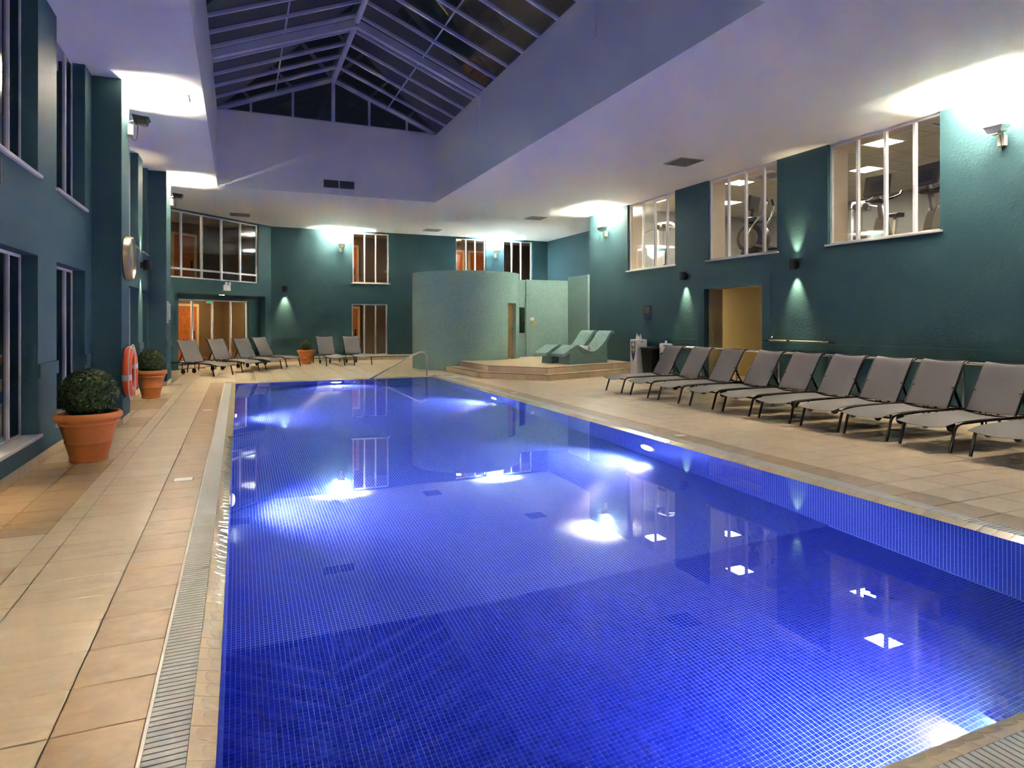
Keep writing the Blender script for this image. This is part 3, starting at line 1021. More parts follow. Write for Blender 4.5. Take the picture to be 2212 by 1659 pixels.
for (a, b), nm in zip(LWIN, names):
    w = b - a
    ms = [yL(b) + w * t for t in ((0.25, 0.5, 0.75) if w > 1.6 else ((0.28, 0.64) if w > 1 else (0.5,)))]
    window(Lw0, Lw1, yL(b), yL(a), 2.93, ZT, 0.14, ms, 'upper ' + nm + ', dark panes in a white frame', glass='dark_glass', mw=0.028, fw=0.03, t=0.016)
    window(Lw0, Lw1, yL(b), yL(a), 0.30, 2.12, 0.14, ms, 'lower ' + nm + ', dark panes in a white frame', glass='dark_glass', mw=0.028, fw=0.03, t=0.016)
window((12.05, 18.0), (12.05, YB), 1.1, 2.6, 2.9, 4.4, 0.04, [1.85], 'pale window in the blue recess wall above the steam room', glass='dark_glass')

# =================================================================== rooms behind the glass
def room_box(name, poly, z0, z1, mats, label):
    """floor, ceiling and far walls of a room; poly runs so that the room is on the left"""
    n = len(poly)
    mb = MB()
    for i in range(n - 1):                       # the last side (window side) stays open
        a, b = poly[i], poly[i + 1]
        mb.add([(a[0], a[1], z0), (b[0], b[1], z0), (b[0], b[1], z1), (a[0], a[1], z1)], [(0, 1, 2, 3)])
    o = mb.build('wall_' + name, mats[0])
    tag(o, 'inside walls of the ' + label, 'wall', kind='structure')
    mb = MB().add([(x, y, z0) for x, y in poly], [tuple(range(n))])
    o = mb.build('floor_' + name, mats[1])
    tag(o, 'floor of the ' + label, 'floor', kind='structure')
    mb = MB().add([(x, y, z1) for x, y in poly], [tuple(reversed(range(n)))])
    o = mb.build('ceiling_' + name, mats[2])
    tag(o, 'ceiling of the ' + label, 'ceiling', kind='structure')
Y0c, Y1c = YB + 0.3, 26.6
room_box('upper_corridor', [(12.3, Y0c), (12.3, Y1c), (1.6, Y1c), (1.6, Y0c)], 2.5, 4.9, ('room_brown', 'gym_floor', 'gym_tile'), 'upper corridor behind the far windows')
room_box('lower_corridor', [(7.5, Y0c), (7.5, Y1c), (1.6, Y1c), (1.6, Y0c)], 0.0, 2.4, ('room_tan', 'tile_brown', 'gym_tile'), 'lower corridor behind the far window')
def off45(p, d):
    return (p[0] - 0.7071 * d, p[1] + 0.7071 * d)
room_box('upper_corner_room', [off45(CH0, 0.3), off45(CH0, 2.4), off45((-4.3, 19.0), 2.4), off45((-4.3, 19.0), 0.3)], 2.45, 4.9, ('room_brown', 'gym_floor', 'gym_tile'), 'upper lobby behind the corner glazing')
room_box('lower_corner_room', [off45(CH0, 0.52), off45(CH0, 2.2), off45((-4.3, 19.0), 2.2), off45((-4.3, 19.0), 0.52)], 0.0, 2.4, ('room_tan', 'tile_brown', 'gym_tile'), 'lower lobby behind the corner glazing')
def room_lamp(p, label, mat='room_light', size=0.28):
    t = thing('ceiling_lamp', label, 'ceiling lamp', p, group='ceiling lamps of the rooms behind the glass')
    MB().lathe([(size * .6, 0), (size * .62, -0.02), (size * .55, -0.03)], 24).build('ring', 'white_plastic', t, fix=True)
    MB().lathe([(size * .5, -0.031), (size * .4, -0.05), (0.0001, -0.055)], 24).build('diffuser', mat, t, fix=True)
for p, lb in [((3.5, 25.6, 4.9), 'round warm lamp in the upper corridor behind the first far window'), ((8.4, 25.4, 4.9), 'round warm lamp in the upper corridor behind the two orange doors'),
              ((3.2, 25.5, 2.4), 'round warm lamp in the lower corridor behind the far window'),
              ((-2.1, 22.3, 4.9), 'round warm lamp in the upper lobby by the orange door'), ((-2.2, 22.6, 2.4), 'round warm lamp in the lower lobby by the orange mosaic'), ((-0.6, 24.3, 2.4), 'round warm lamp in the lower lobby near the far wall')]:
    room_lamp(p, lb)
def room_door(label, c, ang, w=0.85, h=1.98, leaf='door_wood'):
    t = thing('panel_door', label, 'door', c, ang)
    MB().box(-w / 2, w / 2, -0.04, 0, 0.0, h).build('leaf', leaf, t)
    fr = grid_slab([-w / 2 - .09, -w / 2, w / 2, w / 2 + .09], [0, h, h + .09], lambda u, v: not (abs(u) < w / 2 and v < h), lambda u, v, d: (u, 0.0 - d * 1.0 + 0.0, v), 0.07)
    fr.build('frame', 'door_frame', t, fix=True)
    hd = MB().box(w / 2 - .14, w / 2 - .08, -0.06, -0.04, 0.86, 1.14).build('handle_plate', 'black_metal', t)
    MB().tube([(w / 2 - .11, -0.06, 1.02), (w / 2 - .11, -0.10, 1.02), (w / 2 - .24, -0.10, 1.02)], 0.01).build('lever', 'steel', hd)
room_door('orange wooden door seen through the upper far window beside the floodlight', (4.0, Y1c - 0.002, 2.5), 0)
room_door('left of two orange wooden doors above the tiled drum', (8.55, Y1c - 0.002, 2.5), 0)
room_door('right of two orange wooden doors above the tiled drum', (9.75, Y1c - 0.002, 2.5), 0)
room_door('orange glittering mosaic door seen through the lower far window', (4.05, Y1c - 0.002, 0.0), 0, leaf='orange_mosaic')
cd = (-1.78, 24.90)
room_door('orange wooden door at the left of the upper corner glazing', (cd[0], cd[1], 2.45), R(45))
cd = (-1.74, 24.65)
room_door('orange glittering mosaic door behind the lower corner glazing', (cd[0], cd[1], 0.0), R(45), w=0.95, leaf='orange_mosaic')
ex = thing('exit_sign', 'small green lit exit sign hanging behind the lower corner glazing', 'exit sign', (-0.9, 23.1, 2.05), R(45))
MB().box(-0.09, 0.09, -0.02, 0.02, 0, 0.14).build('case', 'white_plastic', ex)
MB().box(-0.075, 0.075, -0.024, -0.02, 0.015, 0.125).build('legend', 'exit_light', ex)
MB().box(-0.01, 0.01, -0.01, 0.01, 0.14, 0.35).build('hanger', 'white_plastic', ex)

# ---- gym above the right wall
GX0, GX1, GY0, GY1, GZ, GC = XR + 0.54, 17.6, 3.0, 18.0, 2.7, 5.2
room_box('gym', [(GX0, GY0), (GX1, GY0), (GX1, GY1), (GX0, GY1)], GZ, GC + 0.03, ('gym_wall', 'gym_floor', 'gym_bar'), 'gym behind the high windows')
gct = bpy.data.objects['ceiling_gym']
gm = MB().box(-0.29, 0.29, -0.29, 0.29, 0.0, 0.02).mesh('ceiling_panel', 'gym_tile')
panels = [(14.4, 11.2), (14.4, 15.7), (12.3, 13.35), (12.0, 16.6), (12.6, 9.4), (15.6, 8.6), (12.2, 5.4), (15.2, 13.3)]
lit = set()
for (x, y) in panels:
    lit.add((round((x - GX0) / 0.6 - .5), round((y - GY0) / 0.6 - .5)))
for i in range(int((GX1 - GX0) / 0.6)):
    for j in range(int((GY1 - GY0) / 0.6)):
        x, y = GX0 + 0.6 * (i + .5), GY0 + 0.6 * (j + .5)
        if (i, j) in lit:
            continue
        link('ceiling_panel', gm, gct, (x, y, GC))
gl_lab = ['over the cross trainer, far row', 'at the far end of the gym beside the back wall', 'near the middle gym window', 'over the cable machine', 'over the exercise bikes', 'in the far row over the bikes', 'at the near end of the gym', 'in the far row between the trainers']
for k, (i, j) in enumerate(sorted(lit)):
    x, y = GX0 + 0.6 * (i + .5), GY0 + 0.6 * (j + .5)
    t = thing('ceiling_light', 'square bright ceiling light in the gym, %s from the pool windows' % ['first', 'second', 'third', 'fourth', 'fifth', 'sixth', 'seventh', 'eighth'][k], 'ceiling light', (x, y, GC), group='square light panels in the gym ceiling')
    grid_slab([-.29, -.26, .26, .29], [-.29, -.26, .26, .29], lambda u, v: max(abs(u), abs(v)) > .26, lambda u, v, d: (u, v, d), 0.02).build('frame', 'white_plastic', t, fix=True)
    MB().box(-.26, .26, -.26, .26, 0.006, 0.016).build('diffuser', 'gym_light', t)
def cassette(p, label):
    t = thing('air_cassette', label, 'air conditioner', p, group='ceiling air units in the gym')
    grid_slab([-.42, -.27, .27, .42], [-.42, -.27, .27, .42], lambda u, v: max(abs(u), abs(v)) > .27, lambda u, v, d: (u, v, d), 0.03).build('rim', 'white_plastic', t, fix=True)
    MB().box(-.25, .25, -.25, .25, 0.005, 0.028).build('grille', 'mid_grey', t)
    for s in (-1, 1):
        MB().box(-.22, .22, s * .345 - .02, s * .345 + .02, -0.006, 0.0).build('vane', 'grey_plastic', t)
cassette((12.1, 7.6, GC - 0.032), 'square ceiling air unit above the nearest gym window')
cassette((12.5, 12.4, GC - 0.032), 'square ceiling air unit above the middle gym window')

# ---- doorway hall behind the right wall
room_box('hall', [(GX0, 9.0), (12.3, 9.0), (12.3, 17.0), (GX0, 17.0)], 0.0, 2.42, ('olive', 'tile_deck', 'room_brown'), 'olive hall behind the doorway')
hl_ = thing('ceiling_lamp', 'round warm lamp added out of view to light the olive hall behind the doorway', 'ceiling lamp', (11.6, 15.6, 2.42))  # added lamp, kept out of sight, brightens the olive walls evenly
MB().lathe([(.2, 0), (.21, -0.02), (.18, -0.03)], 24).build('ring', 'white_plastic', hl_, fix=True)
MB().lathe([(.17, -0.031), (.12, -0.05), (0.0001, -0.055)], 24).build('diffuser', 'hall_fill', hl_, fix=True)

# =================================================================== skylight
RZ0, RZ1, RXm = 6.76, 7.95, (WX0 + WX1) / 2
NTR = 0
sky = thing('window_%d' % (WN[0] + 1), 'pitched glass skylight with grey bars over the pool', 'skylight', (RXm, (WY0 + WY1) / 2, RZ0), kind='structure')
o0 = Vector(sky.location)
def sk(mb, nm, mt='alu'):
    return mb.build(nm, mt, sky, local=False)
XE0, XE1 = WX0 - 0.1, WX1 + 0.1
def slope_z(x):
    return RZ0 + (RZ1 - RZ0) * (1 - abs(x - RXm) / (RXm - XE0))
sk(MB().bar((RXm, WY0, RZ1 - 0.02), (RXm, WY1, RZ1 - 0.02), 0.11, 0.14), 'ridge_beam')
sk(MB().bar((RXm, WY0, RZ1 - 0.10), (RXm, WY1, RZ1 - 0.10), 0.05, 0.03), 'ridge_rail')
TR = [14.0, 8.75]
ys = [16.72, 15.95, 15.2, 14.45, 13.72, 13.03, 12.32, 11.55, 10.8, 10.04, 9.32, 8.5, 7.8, 7.05, 6.3, 5.6]
for s in (0, 1):
    xe = XE0 if s == 0 else XE1
    for y in ys:
        a, b = (xe, y, slope_z(xe) - 0.02), (RXm + (-0.05 if s == 0 else 0.05), y, RZ1 - 0.04)
        bar = sk(MB().bar(a, b, 0.05, 0.06), 'glazing_bar')
        bar2 = MB().bar((xe, y + 0.032, slope_z(xe) - 0.005), (b[0], y + 0.032, RZ1 - 0.025), 0.014, 0.05)
        bar2.build('gasket', 'bar_edge', sky, local=False)
    for y in TR:
        sk(MB().bar((xe, y, slope_z(xe) - 0.06), (RXm, y, RZ1 - 0.08), 0.13, 0.16), 'rafter')
    yy = [WY1] + ys + [WY0]
    # purlin line half way up
    xm = (xe + RXm) / 2
    sk(MB().bar((xm, WY0, slope_z(xm) + 0.005), (xm, WY1, slope_z(xm) + 0.005), 0.03, 0.02), 'purlin')
    for ya, yb in zip(yy, yy[1:]):
        for x0, x1 in ((xe, xm), (xm, RXm)):
            sk(MB().add([(x0, ya, slope_z(x0)), (x1, ya, slope_z(x1)), (x1, yb, slope_z(x1)), (x0, yb, slope_z(x0))], [(0, 1, 2, 3)]), 'pane', 'roof_glass')
for y, lab in ((WY1 + 0.05, 'far'), (WY0 - 0.05, 'near')):
    sk(MB().bar((XE0, y, RZ0), (XE1, y, RZ0), 0.09, 0.07), 'gable_sill')
    for s in (0, 1):
        xe = XE0 if s == 0 else XE1
        sk(MB().bar((xe, y, slope_z(xe) - 0.02), (RXm, y, RZ1 - 0.03), 0.09, 0.09), 'gable_rafter')
    gx = [XE0 + .2, 0.28, 1.3, RXm, 3.28, 4.32, XE1 - .2]
    for x in gx[1:-1]:
        sk(MB().bar((x, y, RZ0), (x, y, slope_z(x) - 0.03), 0.055 if x != RXm else 0.09, 0.06, (0, 1, 0)), 'gable_post')
    for a, b in zip(gx, gx[1:]):
        sk(MB().add([(a, y, RZ0), (b, y, RZ0), (b, y, slope_z(b)), (a, y, slope_z(a))], [(0, 1, 2, 3)]), 'gable_pane', 'roof_glass')
for y in TR:
    for x, s in ((WX1, -1), (WX0, 1)):
        sk(MB().box(min(x, x + s * .03), max(x, x + s * .03), y - 0.07, y + 0.07, 5.9, 6.72), 'bracket_post', 'white_ceiling')
# dark slate roof of the building outside the gable and the flanks
NIGHT = [((-9, 19.0, 6.2), (14, 19.0, 6.2), (14, 30, 10.5), (-9, 30, 10.5), 'dark slate roof slope beyond the far gable'),
         ((5.6, 0, 6.3), (5.6, 22, 6.3), (14, 22, 10.2), (14, 0, 10.2), 'dark slate roof slope right of the skylight'),
         ((-1.0, 22, 6.3), (-1.0, 0, 6.3), (-9, 0, 10.2), (-9, 22, 10.2), 'dark slate roof slope left of the skylight')]
for a, b, c, d, lb in NIGHT:
    o = MB().add([a, b, c, d], [(0, 1, 2, 3)]).build('roof_outside', 'night_roof')
    tag(o, lb, 'roof', kind='structure')

# vents
def vent(label, c, w, d, axis='ceil', n=7):
    t = thing('air_vent', label, 'air vent', c)
    if axis == 'ceil':
        grid_slab([-w / 2, -w / 2 + .03, w / 2 - .03, w / 2], [-d / 2, -d / 2 + .03, d / 2 - .03, d / 2], lambda u, v: abs(u) > w / 2 - .03 or abs(v) > d / 2 - .03, lambda u, v, q: (u, v, -0.012 + q), 0.012).build('frame', 'mid_grey', t, fix=True)
        MB().box(-w / 2 + .03, w / 2 - .03, -d / 2 + .03, d / 2 - .03, -0.002, 0.0).build('backing', 'grate_dark', t)
        for i in range(n):
            y = -d / 2 + .03 + (d - .06) * (i + .5) / n
            MB().bar((-w / 2 + .03, y, -0.008), (w / 2 - .03, y, -0.008), (d - .06) / n * .62, 0.003, (0, 0.5, 1)).build('slat', 'mid_grey', t)
    else:
        grid_slab([-w / 2, -w / 2 + .03, -0.015, 0.015, w / 2 - .03, w / 2], [0, .03, d - .03, d], lambda u, v: abs(u) > w / 2 - .03 or abs(u) < .015 or v < .03 or v > d - .03, lambda u, v, q: (u, -0.014 + q, v), 0.014).build('frame', 'white_ceiling', t, fix=True)
        MB().box(-w / 2 + .03, w / 2 - .03, -0.002, 0, .03, d - .03).build('backing', 'grate_dark', t)
        for i in range(n):
            z = .03 + (d - .06) * (i + .5) / n
            MB().bar((-w / 2 + .03, -0.007, z), (w / 2 - .03, -0.007, z), 0.008, 0.006, (0, 0, 1)).build('slat', 'mid_grey', t)
vent('square ceiling vent in front of the middle gym window', (8.7, 11.1, CEIL), 0.6, 0.6)
vent('ceiling vent right of the drum towards the farthest gym window', (8.95, 19.0, CEIL), 0.6, 0.6)
vent('small ceiling vent above the tiled drum near the far wall', (6.6, 23.0, CEIL), 0.6, 0.6)
vent('ceiling vent above the corner glazing', (0.03, 22.1, CEIL), 0.6, 0.6)
vent('ceiling vent in the bright pool of light near the clock pier', (-0.95, 10.9, CEIL), 0.5, 0.35)
vent('wide white vent low in the far wall of the skylight well', (2.47, WY1, 4.99), 0.86, 0.27, 'wall', 9)

# =================================================================== platform and steam room
def stepped(root, name, poly, z0, z1, nose=0.012, riser_n=0.33):
    """solid step with separate riser tiles and a dark nosing line"""
    MB().prism(poly, z0, z1 - 0.02).build(name + '_core', 'grout', root, local=False, fix=True)
plat = thing('tiled_platform', 'two-step sandstone tiled platform in front of the green tiled drum', 'platform', (8.0, 16.5, 0))
P_hi = [(5.95, 17.88), (6.05, 15.75), (7.10, 14.40), (9.50, 15.20), (10.32, 15.48)]
P_lo = [(5.62, 18.10), (5.75, 15.60), (6.97, 14.05), (9.58, 14.92), (10.32, 15.17)]
close = [(10.32, 15.6), (10.32, 19.22), (8.93, 19.27), (8.36, 19.02)] + [(6.74 + 1.735 * math.cos(R(a)), 19.55 + 1.735 * math.sin(R(a))) for a in range(-26, -112, -5)]
def rim_step(pts, z0, z1):
    MB().prism([(x, y) for x, y in pts] + close, z0, z1 - 0.021).build('step_core', 'grout', plat, local=False, fix=True)
    for a, b in zip(pts, pts[1:]):
        A, B = Vector(a), Vector(b)
        e = (B - A)
        L = e.length
        e.normalize()
        out = Vector((e.y, -e.x)) * -1
        if out.dot(Vector((8.2, 17.0)) - A) > 0:
            out = -out
        n = max(1, round(L / 0.33))
        for i in range(n):
            p, q = A + e * (L * i / n + 0.003), A + e * (L * (i + 1) / n - 0.003)
            r_, s_ = q + out * 0.010, p + out * 0.010
            MB().prism([(p.x, p.y), (q.x, q.y), (r_.x, r_.y), (s_.x, s_.y)], z0 + 0.002, z1 - 0.024).build('riser_tile', 'tile_deck', plat, local=False, fix=True)
        p, q = A - e * 0.01, B + e * 0.01
        r_, s_ = q + out * 0.022, p + out * 0.022
        p2, q2 = p - out * 0.05, q - out * 0.05
        MB().prism([(p2.x, p2.y), (q2.x, q2.y), (r_.x, r_.y), (s_.x, s_.y)], z1 - 0.0215, z1 - 0.0005).build('nosing', 'tile_brown', plat, local=False, fix=True)
rim_step(P_lo, 0.0, 0.15)
rim_step(P_hi, 0.1, 0.30)
MB().prism([(5.99, 17.86), (6.09, 15.77), (7.12, 14.46), (9.49, 15.25), (10.32, 15.53)] + close, 0.279, 0.30).build('tread', 'tile_deck', plat, local=False, fix=True)
MB().prism([(5.66, 18.06), (5.79, 15.62), (6.99, 14.10), (9.57, 14.97), (10.32, 15.22)] + [(10.32, 15.58), (7.1, 14.6), (6.1, 15.9), (6.0, 17.8)], 0.129, 0.15).build('lower_tread', 'tile_deck', plat, local=False, fix=True)

DC, DR, DH = Vector((6.74, 19.55)), 1.72, 2.97
drum = thing('steam_room', 'round steam room drum clad in green mosaic with a bronze door', 'steam room', (DC.x, DC.y, 0))
def arc_wall(a0, a1, z0, z1, r, th, n=64):
    mb = MB()
    vs, fs = [], []
    for i in range(n + 1):
        a = R(a0 + (a1 - a0) * i / n)
        for rr, z in ((r, z0), (r, z1), (r - th, z1), (r - th, z0)):
            vs.append((rr * math.cos(a), rr * math.sin(a), z))
    for i in range(n):
        b, c = i * 4, (i + 1) * 4
        for k in range(4):
            l = (k + 1) % 4
            fs.append((b + k, c + k, c + l, b + l))
    fs += [(0, 1, 2, 3), tuple(n * 4 + k for k in (3, 2, 1, 0))]
    return mb.add(vs, fs)
cyl_uv = lambda co, nn: (math.atan2(co.y, co.x) * DR if abs(nn.z) < .5 else co.x, co.z if abs(nn.z) < .5 else co.y)
D_A0, D_A1 = -61.5, -45.0        # doorway in the drum
arc_wall(-300, D_A0, 0.0, DH, DR, 0.16, 96).build('curved_wall', 'green', drum, uvf=cyl_uv, fix=True)
arc_wall(D_A0, D_A1, 2.02, DH, DR, 0.16, 12).build('curved_lintel', 'green', drum, uvf=cyl_uv, fix=True)
arc_wall(D_A1, -30, 0.0, DH, DR, 0.16, 16).build('curved_jamb', 'green', drum, uvf=cyl_uv, fix=True)
MB().lathe([(0.0001, DH - .06), (DR - .1, DH - .06)], 64).build('roof', 'white_plastic', drum, fix=True)
dl = arc_wall(D_A0, D_A1, 0.305, 2.02, DR - 0.10, 0.03, 10).build('door_leaf', 'bronze_door', drum, fix=True)
ha = R(-48.5)
MB().tube([((DR - .11) * math.cos(ha), (DR - .11) * math.sin(ha), 1.22), ((DR - .03) * math.cos(ha), (DR - .03) * math.sin(ha), 1.22), ((DR - .03) * math.cos(ha - .08), (DR - .03) * math.sin(ha - .08), 1.22)], 0.014).build('door_handle', 'steel', dl)
dsl = R(-54)
MB().box(-.02, .02, -.02, .02, 0, 0.01).build('door_stop', 'steel', drum).location = (DR * math.cos(dsl), DR * math.sin(dsl), 0.3)

# straight green wall: angled bay with a dark screen, then the flat wall and the raised return
def green_wall(name, P0, P1, z0, z1, th, label, mat='green', parent=None, opens=()):
    P0v, e, nn, L = frame_of(P0, P1)
    us = sorted({0.0, L} | {o[0] for o in opens} | {o[1] for o in opens})
    vs = sorted({z0, z1} | {o[2] for o in opens} | {o[3] for o in opens})
    mb = grid_slab(us, vs, lambda u, v: not any(o[0] < u < o[1] and o[2] < v < o[3] for o in opens), lambda u, v, d: (*(P0v + e * u - nn * d), v), th)
    def uvf(co, n_):
        return ((Vector((co.x, co.y)) - P0v).dot(e) + (0 if abs(n_.z) < .5 else 0), co.z if abs(n_.z) < .5 else (Vector((co.x, co.y)) - P0v).dot(nn))
    o = mb.build(name, mat, fix=True, uvf=uvf)
    if parent is None:
        tag(o, label, 'wall', kind='structure')
    return o
green_wall('wall_tiled_bay', (8.80, 19.42), (8.20, 18.98), 0.0, 2.83, 0.1, 'narrow green mosaic wall bay beside the drum door')
scr = thing('dark_screen', 'tall dark glass panel set in the narrow green tiled bay', 'screen', (8.5, 18.95, 1.05))
P0v, e_, n_, L_ = frame_of((8.80, 19.42), (8.20, 18.98))
pc = P0v + e_ * 0.35
scr.location = (pc.x, pc.y, 1.05)
scr.rotation_euler = (0, 0, math.atan2(e_.y, e_.x))
MB().box(-0.23, 0.23, 0.002, 0.012, 0.03, 0.87).build('glass', 'screen', scr)
MB().box(-0.25, 0.25, 0.002, 0.035, -0.14, 0.02).build('ledge', 'mid_grey', scr)
green_wall('wall_tiled_flat', (10.39, 19.35), (8.80, 19.42), 0.0, 2.85, 0.12, 'flat green mosaic wall behind the heated loungers')
green_wall('wall_tiled_return', (10.33, 18.0), (10.33, 19.36), 0.0, 2.97, 0.07, 'raised green mosaic return wall at the end of the right wall')
MB().box(8.77, 8.85, 19.35, 19.43, 0.3, 2.85).build('wall_tiled_corner', 'green', uvf=lambda co, nn: (co.x + co.y, co.z))
tag(bpy.data.objects['wall_tiled_corner'], 'green tiled corner strip where the bay meets the flat wall', 'wall', kind='structure')
o = MB().add([(8.62, 19.2, 2.80), (8.9, 19.55, 2.80), (10.39, 19.4, 2.80), (12.05, 19.4, 2.80), (12.05, YB - .01, 2.80), (7.3, YB - .01, 2.80), (7.3, 21.5, 2.80), (8.5, 20.9, 2.80), (8.75, 19.6, 2.80)], [tuple(range(9))]).build('ceiling_steam_room', 'white_plastic')
tag(o, 'flat roof deck behind the green tiled wall', 'ceiling', kind='structure')
nb = thing('wall_notice', 'small white notice on the flat green wall above the yellow switch', 'notice', (9.0, 19.385, 1.50))
MB().box(-0.065, 0.065, -0.008, 0.0, 0, 0.09).build('card', 'white_plastic', nb)
for i in range(2):
    MB().box(-0.045, 0.045, -0.0095, -0.008, 0.025 + .03 * i, 0.035 + .03 * i).build('print', 'red', nb)
sw = thing('call_switch', 'yellow call switch under the small notice on the green wall', 'switch', (9.03, 19.385, 1.36))
MB().box(-0.045, 0.045, -0.05, 0.0, 0, 0.10).build('box', 'yellow', sw, bevel=0.006)
MB().lathe([(0.022, -0.05), (0.02, -0.062), (0.0001, -0.063)], 16, (0, 0, 0.05), 'y').build('button', 'black', sw, fix=True)

# heated tiled loungers
def heated_lounger(label, loc, rz):
    t = thing('heated_lounger', label, 'heated lounger', loc, rz, group='tiled heated loungers on the platform')
    top = smooth_path([(-0.26, 0.295), (-0.20, 0.31), (0.10, 0.46), (0.25, 0.53), (0.36, 0.50), (0.60, 0.385), (0.82, 0.32), (1.0, 0.345), (1.25, 0.50), (1.42, 0.66), (1.55, 0.83), (1.66, 0.905), (1.76, 0.895)], 2)
    Wd = 0.50
    acc = [0.0]
    for a, b in zip(top, top[1:]):
        acc.append(acc[-1] + math.dist(a, b))
    mb = MB().ribbon(top, 0, Wd, 0.085, 0.0, 2)
    m = len(top)
    s = mb.build('couch', 'green_glaze', t, smooth=True, fix=True)
    me = s.data
    uv = me.uv_layers.new(name='UVMap')
    for p in me.polygons:
        for li in p.loop_indices:
            vi = me.loops[li].vertex_index
            i = (vi % (m * 3)) // 3
            side = abs(p.normal.y) > .6
            uv.data[li].uv = (me.vertices[vi].co.y if not side else (0.0 if vi < m * 3 else 0.045), acc[i])
    low = [(x, z - 0.08) for x, z in top if 0.0 <= x <= 1.52]
    prof = [(0.0, 0.0)] + [(1.52, 0.0)] + [(x, z) for x, z in reversed(low)]
    MB().extrude_y(prof, 0.045, Wd - 0.045).build('base', 'green_small', t, fix=True, uvf=lambda co, nn: (co.x + co.y, co.z))
    return t
HA = math.atan2(.283, .959)
heated_lounger('green tiled heated lounger with a rolled towel, nearer the steps', (8.14, 15.12, 0.30), HA)
heated_lounger('green tiled heated lounger behind the one with the towel', (7.93, 15.74, 0.30), HA)
tw = thing('rolled_towel', 'rolled white towel lying in the seat of the front heated lounger', 'towel', (8.14 + .959 * .80 - .283 * 0.24, 15.12 + .283 * .80 + .959 * .24, 0.625), HA + R(90))
sp = []
for i in range(70):
    a = i * 0.3
    r = 0.012 + 0.0032 * i * 0.3
    sp.append((r * math.cos(a), r * math.sin(a)))
mb = MB()
n = len(sp)
vs = [(x0, y, z + 0.082) for x0 in (-0.17, 0.17) for y, z in sp]
mb.add(vs, [(i, i + 1, n + i + 1, n + i) for i in range(n - 1)])
tb = mb.build('roll', 'towel', tw, smooth=True)
tb.modifiers.new('thick', 'SOLIDIFY').thickness = 0.010
MB().tube([(-0.165, 0, 0.082), (0.165, 0, 0.082)], 0.05, 16).build('core', 'towel', tw)

# =================================================================== sun loungers
def make_lounger():
    t = thing('sun_lounger', '', 'sun lounger', (0, 0, 0), 0)
    hw = 0.295
    rail_z = 0.315
    for s in (-1, 1):
        y = s * hw
        MB().tube(smooth_path([(0.0, y, 0.0), (0.055, y, 0.17), (0.085, y, 0.265), (0.14, y, 0.305), (0.22, y, rail_z)], 2), 0.017, 8).build('leg', 'dark_metal', t, smooth=True)
        MB().tube(smooth_path([(1.70, y, rail_z), (1.78, y, 0.305), (1.83, y, 0.25), (1.86, y, 0.15), (1.88, y, 0.0)], 2), 0.017, 8).build('leg', 'dark_metal', t, smooth=True)
        MB().tube([(0.22, y, rail_z), (0.7, y, 0.325), (1.2, y, 0.325), (1.70, y, rail_z)], 0.017, 8).build('side_rail', 'dark_metal', t, smooth=True)
        # notched stay behind the backrest
        st_ = MB().bar((1.31, s * 0.265, 0.60), (1.47, s * 0.265, 0.325), 0.012, 0.035, (0, 1, 0)).build('stay', 'black', t)
        for k in range(3):
            f = 0.25 + 0.2 * k
            MB().box(1.31 + .16 * f - .03, 1.31 + .16 * f + .012, s * 0.265 - .008, s * 0.265 + .008, 0.60 - .275 * f - .018, 0.60 - .275 * f + .004).build('notch', 'black', st_)
        bf = smooth_path([(1.16, y * .96, 0.325), (1.32, y * .96, 0.58), (1.47, y * .96, 0.83), (1.52, y * .96, 0.905), (1.60, y * .96, 0.925)], 2)
        MB().tube(bf, 0.013, 8).build('back_tube', 'dark_metal', t, smooth=True)
        w = MB().lathe([(0.02, -0.02), (0.068, -0.018), (0.072, 0), (0.068, 0.018), (0.02, 0.02)], 20, (1.42, s * 0.17, 0.072), 'y').build('wheel', 'black', t, smooth=True, fix=True)
        MB().bar((1.42, s * 0.195, 0.07), (1.42, s * 0.195, 0.32), 0.02, 0.012, (0, 1, 0)).build('wheel_bracket', 'dark_metal', t)
    MB().tube([(0.10, -hw, 0.275), (0.10, hw, 0.275)], 0.012, 8).build('foot_bar', 'dark_metal', t)
    MB().tube([(1.16, -hw, 0.315), (1.16, hw, 0.315)], 0.012, 8).build('hinge_bar', 'dark_metal', t)
    MB().tube([(1.59, -hw * .96, 0.922), (1.59, hw * .96, 0.922)], 0.012, 8).build('top_bar', 'dark_metal', t)
    MB().tube([(1.70, -hw, 0.30), (1.70, hw, 0.30)], 0.012, 8).build('rear_bar', 'dark_metal', t)
    seat = smooth_path([(-0.07, 0.293), (0.05, 0.318), (0.25, 0.338), (0.6, 0.342), (0.95, 0.340), (1.13, 0.335)], 2)
    MB().ribbon(seat, -hw + 0.012, hw - 0.012, 0.006, 0.030, 8).build('seat_sling', 'sling', t, smooth=True, fix=True)
    back = smooth_path([(1.165, 0.350), (1.31, 0.59), (1.46, 0.84), (1.515, 0.925), (1.57, 0.945), (1.625, 0.928)], 2)
    MB().ribbon(back, -hw * .96 + 0.01, hw * .96 - 0.01, 0.006, 0.022, 8).build('back_sling', 'sling', t, smooth=True, fix=True)
    MB().box(-0.06, 0.06, -0.004, 0.004, 0, 0.012).build('hem', 'dark_metal', t).location = (1.15, 0, 0.318)
    return t
proto = make_lounger()
ORD = ['first', 'second', 'third', 'fourth', 'fifth', 'sixth', 'seventh', 'eighth', 'ninth']
LY = [11.36, 10.47, 9.57, 8.69, 7.88, 7.11, 6.33, 5.65, 4.90, 4.10]
spots_l = []
